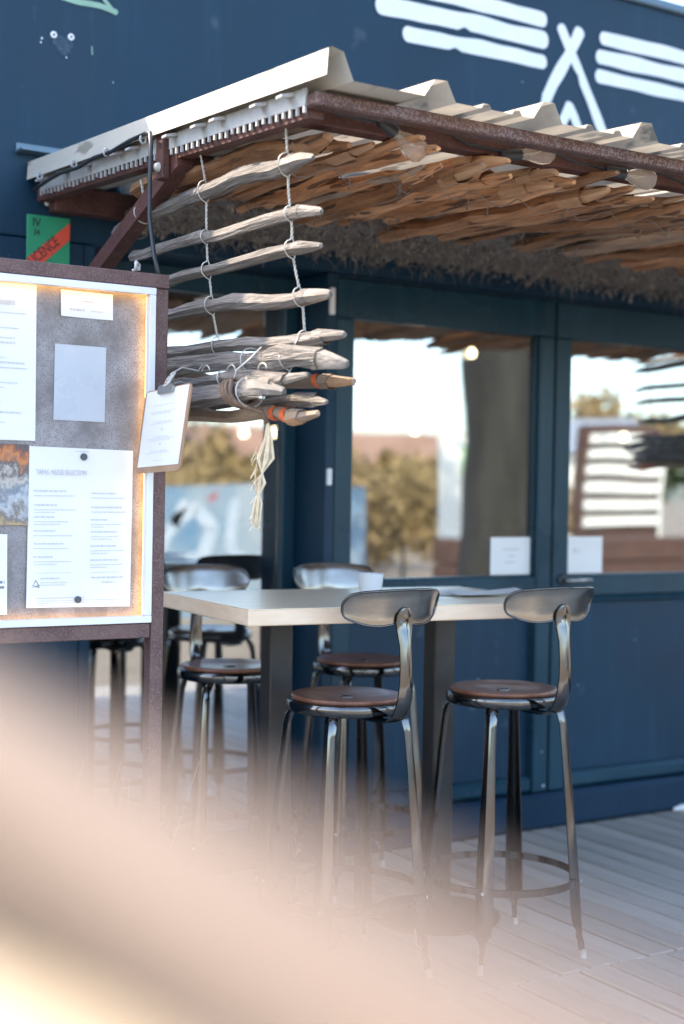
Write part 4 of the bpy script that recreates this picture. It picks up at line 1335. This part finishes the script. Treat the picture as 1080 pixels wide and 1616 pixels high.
# ------------------------------------------------------------------ what the panes reflect: the yard behind the camera
def crown(parent, c, rad, n, m, name='crown', leaf=0.12, squash=0.8):
    b = MB()
    cl_ = [(Vector((random.gauss(0, .5), random.gauss(0, .5), random.gauss(0, .5)*squash)), random.uniform(.3, .55)) for _ in range(14)]
    for k in range(n):
        cc, cr = random.choice(cl_)
        d_ = Vector((random.gauss(0, 1), random.gauss(0, 1), random.gauss(0, 1))).normalized()
        p = Vector(c)+(cc+d_*cr*random.random()**.4)*rad
        a = Vector((random.uniform(-1, 1), random.uniform(-1, 1), random.uniform(-1, 1))).normalized()*leaf
        q = a.cross(Vector((random.uniform(-1, 1), random.uniform(-1, 1), random.uniform(-1, 1)))).normalized()*leaf*.6
        b.add([p-a, p+q, p+a, p-q], [(0, 1, 2, 3)])
    return b.build(name, m, parent)
def trunk(parent, base, h, r_, name='trunk'):
    b = MB()
    x, y = base
    pts = [(x, y, -0.17), (x, y, 0.3), (x+.05, y, h*.4), (x-.03, y, h*.75), (x+.02, y, h)]
    b.tube(pts, [r_*1.3, r_*1.05, r_*.95, r_*.9, r_*.8], 12, jit=.06)
    for k in range(5):
        a = k*2*PI/5
        b.tube([(x, y, h*.93), (x+math.cos(a)*h*.12, y+math.sin(a)*h*.12, h*1.15), (x+math.cos(a)*h*.3, y+math.sin(a)*h*.3, h*1.4)], [r_*.45, r_*.3, r_*.08], 6)
    return b.build(name, 'bark', parent, smooth=True)
t = empty('plane_tree', (8.25, -6.0, 0)); t.location = (0, 0, 0)
tag(t, 'thick grey tree trunk reflected in the first pane', 'tree')
trunk(t, (8.25, -6.0), 4.2, 0.43)
crown(t, (8.3, -6.2, 6.3), 2.2, 3500, 'leaf_green', leaf=.1)
for (x, y, z, r_, m, lab) in ((31.6, -30, 3.2, 1.6, 'leaf_gold', 'round golden tree on the skyline of the reflection'), (33.6, -30, 2.8, 1.6, 'leaf_green', 'dark green tree beside the golden one in the reflection'), (17.5, -34, 3.4, 2.0, 'leaf_green', 'green tree beyond the brick building'),
                              (21.5, -27, 1.5, 0.85, 'leaf_gold', 'small golden tree before the brick building in the first pane'), (24.6, -29, 1.6, 0.9, 'leaf_gold', 'pale golden tree before the brick building beside the trunk'),
                              (14.6, -25, 1.6, 0.9, 'leaf_gold', 'golden tree mirrored high in the door behind the stakes'), (17.2, -26, 1.6, 0.9, 'leaf_green', 'small green tree mirrored in the door above the tassel')):
    t = empty('yard_tree', (x, y, 0)); t.location = (0, 0, 0); tag(t, lab, 'tree', 'trees beyond the yard')
    trunk(t, (x, y), z*.7, .14); crown(t, (x, y, z), r_, 900, m, leaf=.18)
for i, (x, y, h) in enumerate(((11.9, -14, 2.0), (12.9, -14.4, 2.2), (8.9, -14, 2.0), (10.2, -14.2, 2.1), (10.9, -14.6, 1.7), (14.6, -13.2, 1.9), (13.6, -17, 2.5), (15.4, -19, 2.7), (11.0, -18, 2.3), (13.0, -20, 2.6))):
    t = empty('dry_shrub', (x, y, 0)); t.location = (0, 0, 0)
    tag(t, ('golden dry shrub mirrored at the near edge of the first pane', 'golden dry shrub mirrored just beside the white hoarding', 'golden dry shrub mirrored in the door beside the menu board',
            'golden dry shrub mirrored in the door below the stakes', 'low dry shrub mirrored behind the graffiti wall', 'golden dry shrub mirrored behind the slatted screen',
            'taller dry shrub mirrored behind the first pane shrubs', 'tall dry shrub mirrored beside the trunk', 'tall dry shrub mirrored far behind the graffiti wall', 'tallest dry shrub mirrored beside the door jamb')[i], 'shrub', 'dry shrubs across the yard')
    crown(t, (x, y, h*.40), h*.42, 1100, 'leaf_gold', 'foliage', .08, .8)
    MB().tube([(x, y, -.17), (x, y, h*.5)], [.04, .02], 6).build('stem', 'bark', t)
bh = empty('brick_building', (24, -34, 0)); bh.location = (0, 0, 0)
tag(bh, 'low orange brick building across the yard in the reflection', 'building')
MB().box(12, 34, -38, -33.4, -.17, 2.3).build('wall', 'brick', bh)
MB().add([(11.6, -33, 2.3), (34.4, -33, 2.3), (34.4, -38.4, 2.3), (11.6, -38.4, 2.3), (12, -35.7, 3.3), (34, -35.7, 3.3)], [(0, 1, 5, 4), (2, 3, 4, 5), (1, 2, 5), (3, 0, 4), (0, 3, 2, 1)]).build('roof', 'brick', bh)
for k in range(7):
    MB().box(13.5+k*3, 14.6+k*3, -33.4, -33.32, .7, 1.8).build('window', 'dark_timber', bh)
gs = empty('grey_shed', (24, -22, 0)); gs.location = (0, 0, 0)
tag(gs, 'grey roofed shed seen in the right pane reflection', 'shed')
MB().box(22.6, 26.4, -25, -22.4, -.17, 2.4).build('wall', 'panel_white', gs)
MB().add([(22.3, -22.1, 2.4), (26.7, -22.1, 2.4), (26.7, -25.3, 2.4), (22.3, -25.3, 2.4), (22.3, -23.7, 3.3), (26.7, -23.7, 3.3)], [(0, 1, 5, 4), (2, 3, 4, 5), (1, 2, 5), (3, 0, 4), (0, 3, 2, 1)]).build('roof', 'roof_grey', gs)
wp = empty('white_hoarding', (12, -11, 0)); wp.location = (0, 0, 0)
tag(wp, 'sunlit white hoarding with a green sign behind the tree', 'hoarding')
MB().box(11.2, 12.85, -11.06, -11.0, 0.55, 2.05).build('panel', 'panel_white', wp)
MB().box(11.55, 11.85, -10.99, -10.96, 1.55, 1.95).build('sign', 'green_sign', wp)
for x in (11.3, 12.7): MB().box(x-.04, x+.04, -11.12, -11.065, -.17, 2.0).build('post', 'dark_timber', wp)
sf = empty('slatted_screen', (12.5, -9, 0)); sf.location = (0, 0, 0)
tag(sf, 'white slatted screen with dark gaps in the right pane reflection', 'screen')
for k in range(6): MB().box(11.97, 13.15, -9.03, -9.0, 0.94+k*.205, 0.94+k*.205+.125).build('slat', 'panel_white', sf)
MB().box(11.9, 13.2, -9.1, -9.05, .5, 2.2).build('backing', 'dark_timber', sf)
for x in (11.95, 13.15): MB().box(x-.04, x+.04, -9.18, -9.105, -.17, 2.2).build('post', 'dark_timber', sf)
gw = empty('graffiti_wall', (7.6, -10, 0)); gw.location = (0, 0, 0)
tag(gw, 'low wall painted with blue and white graffiti in the door reflection', 'wall')
MB().box(4.5, 9.3, -10.2, -10.0, -.17, 1.36).build('wall', 'graffiti', gw)
for (pts, w, m) in (([(6.2, .5), (6.5, 1.1), (6.8, .6), (7.1, 1.15)], .13, 'pale_blue'), ([(7.0, .45), (7.35, .5), (7.5, .85), (7.25, 1.1), (7.0, .95)], .16, 'pale_blue'),
                   ([(7.75, 1.15), (7.7, .6), (8.0, .45), (8.3, .7)],   .12, 'pale_blue'), ([(8.3, 1.1), (8.55, .9), (8.7, 1.15)], .14, 'red'), ([(6.6, .4), (7.3, .3), (8.4, .35)], .08, 'dark_ink')):
    stroke('painted_stroke', pts, w, m, gw, y0=-9.996, nick=False)
pb = empty('added_planter', (9, -7.6, 0)); pb.location = (0, 0, 0)  # added to stand for the shadowed lower part of the reflection
tag(pb, 'long dark timber planter added to darken the foot of the reflection', 'planter')
for k in range(4): MB().box(8.9, 12.4, -8.0, -7.6, -.165+k*.25, -.165+k*.25+.235, .01).build('board', 'dark_timber', pb)
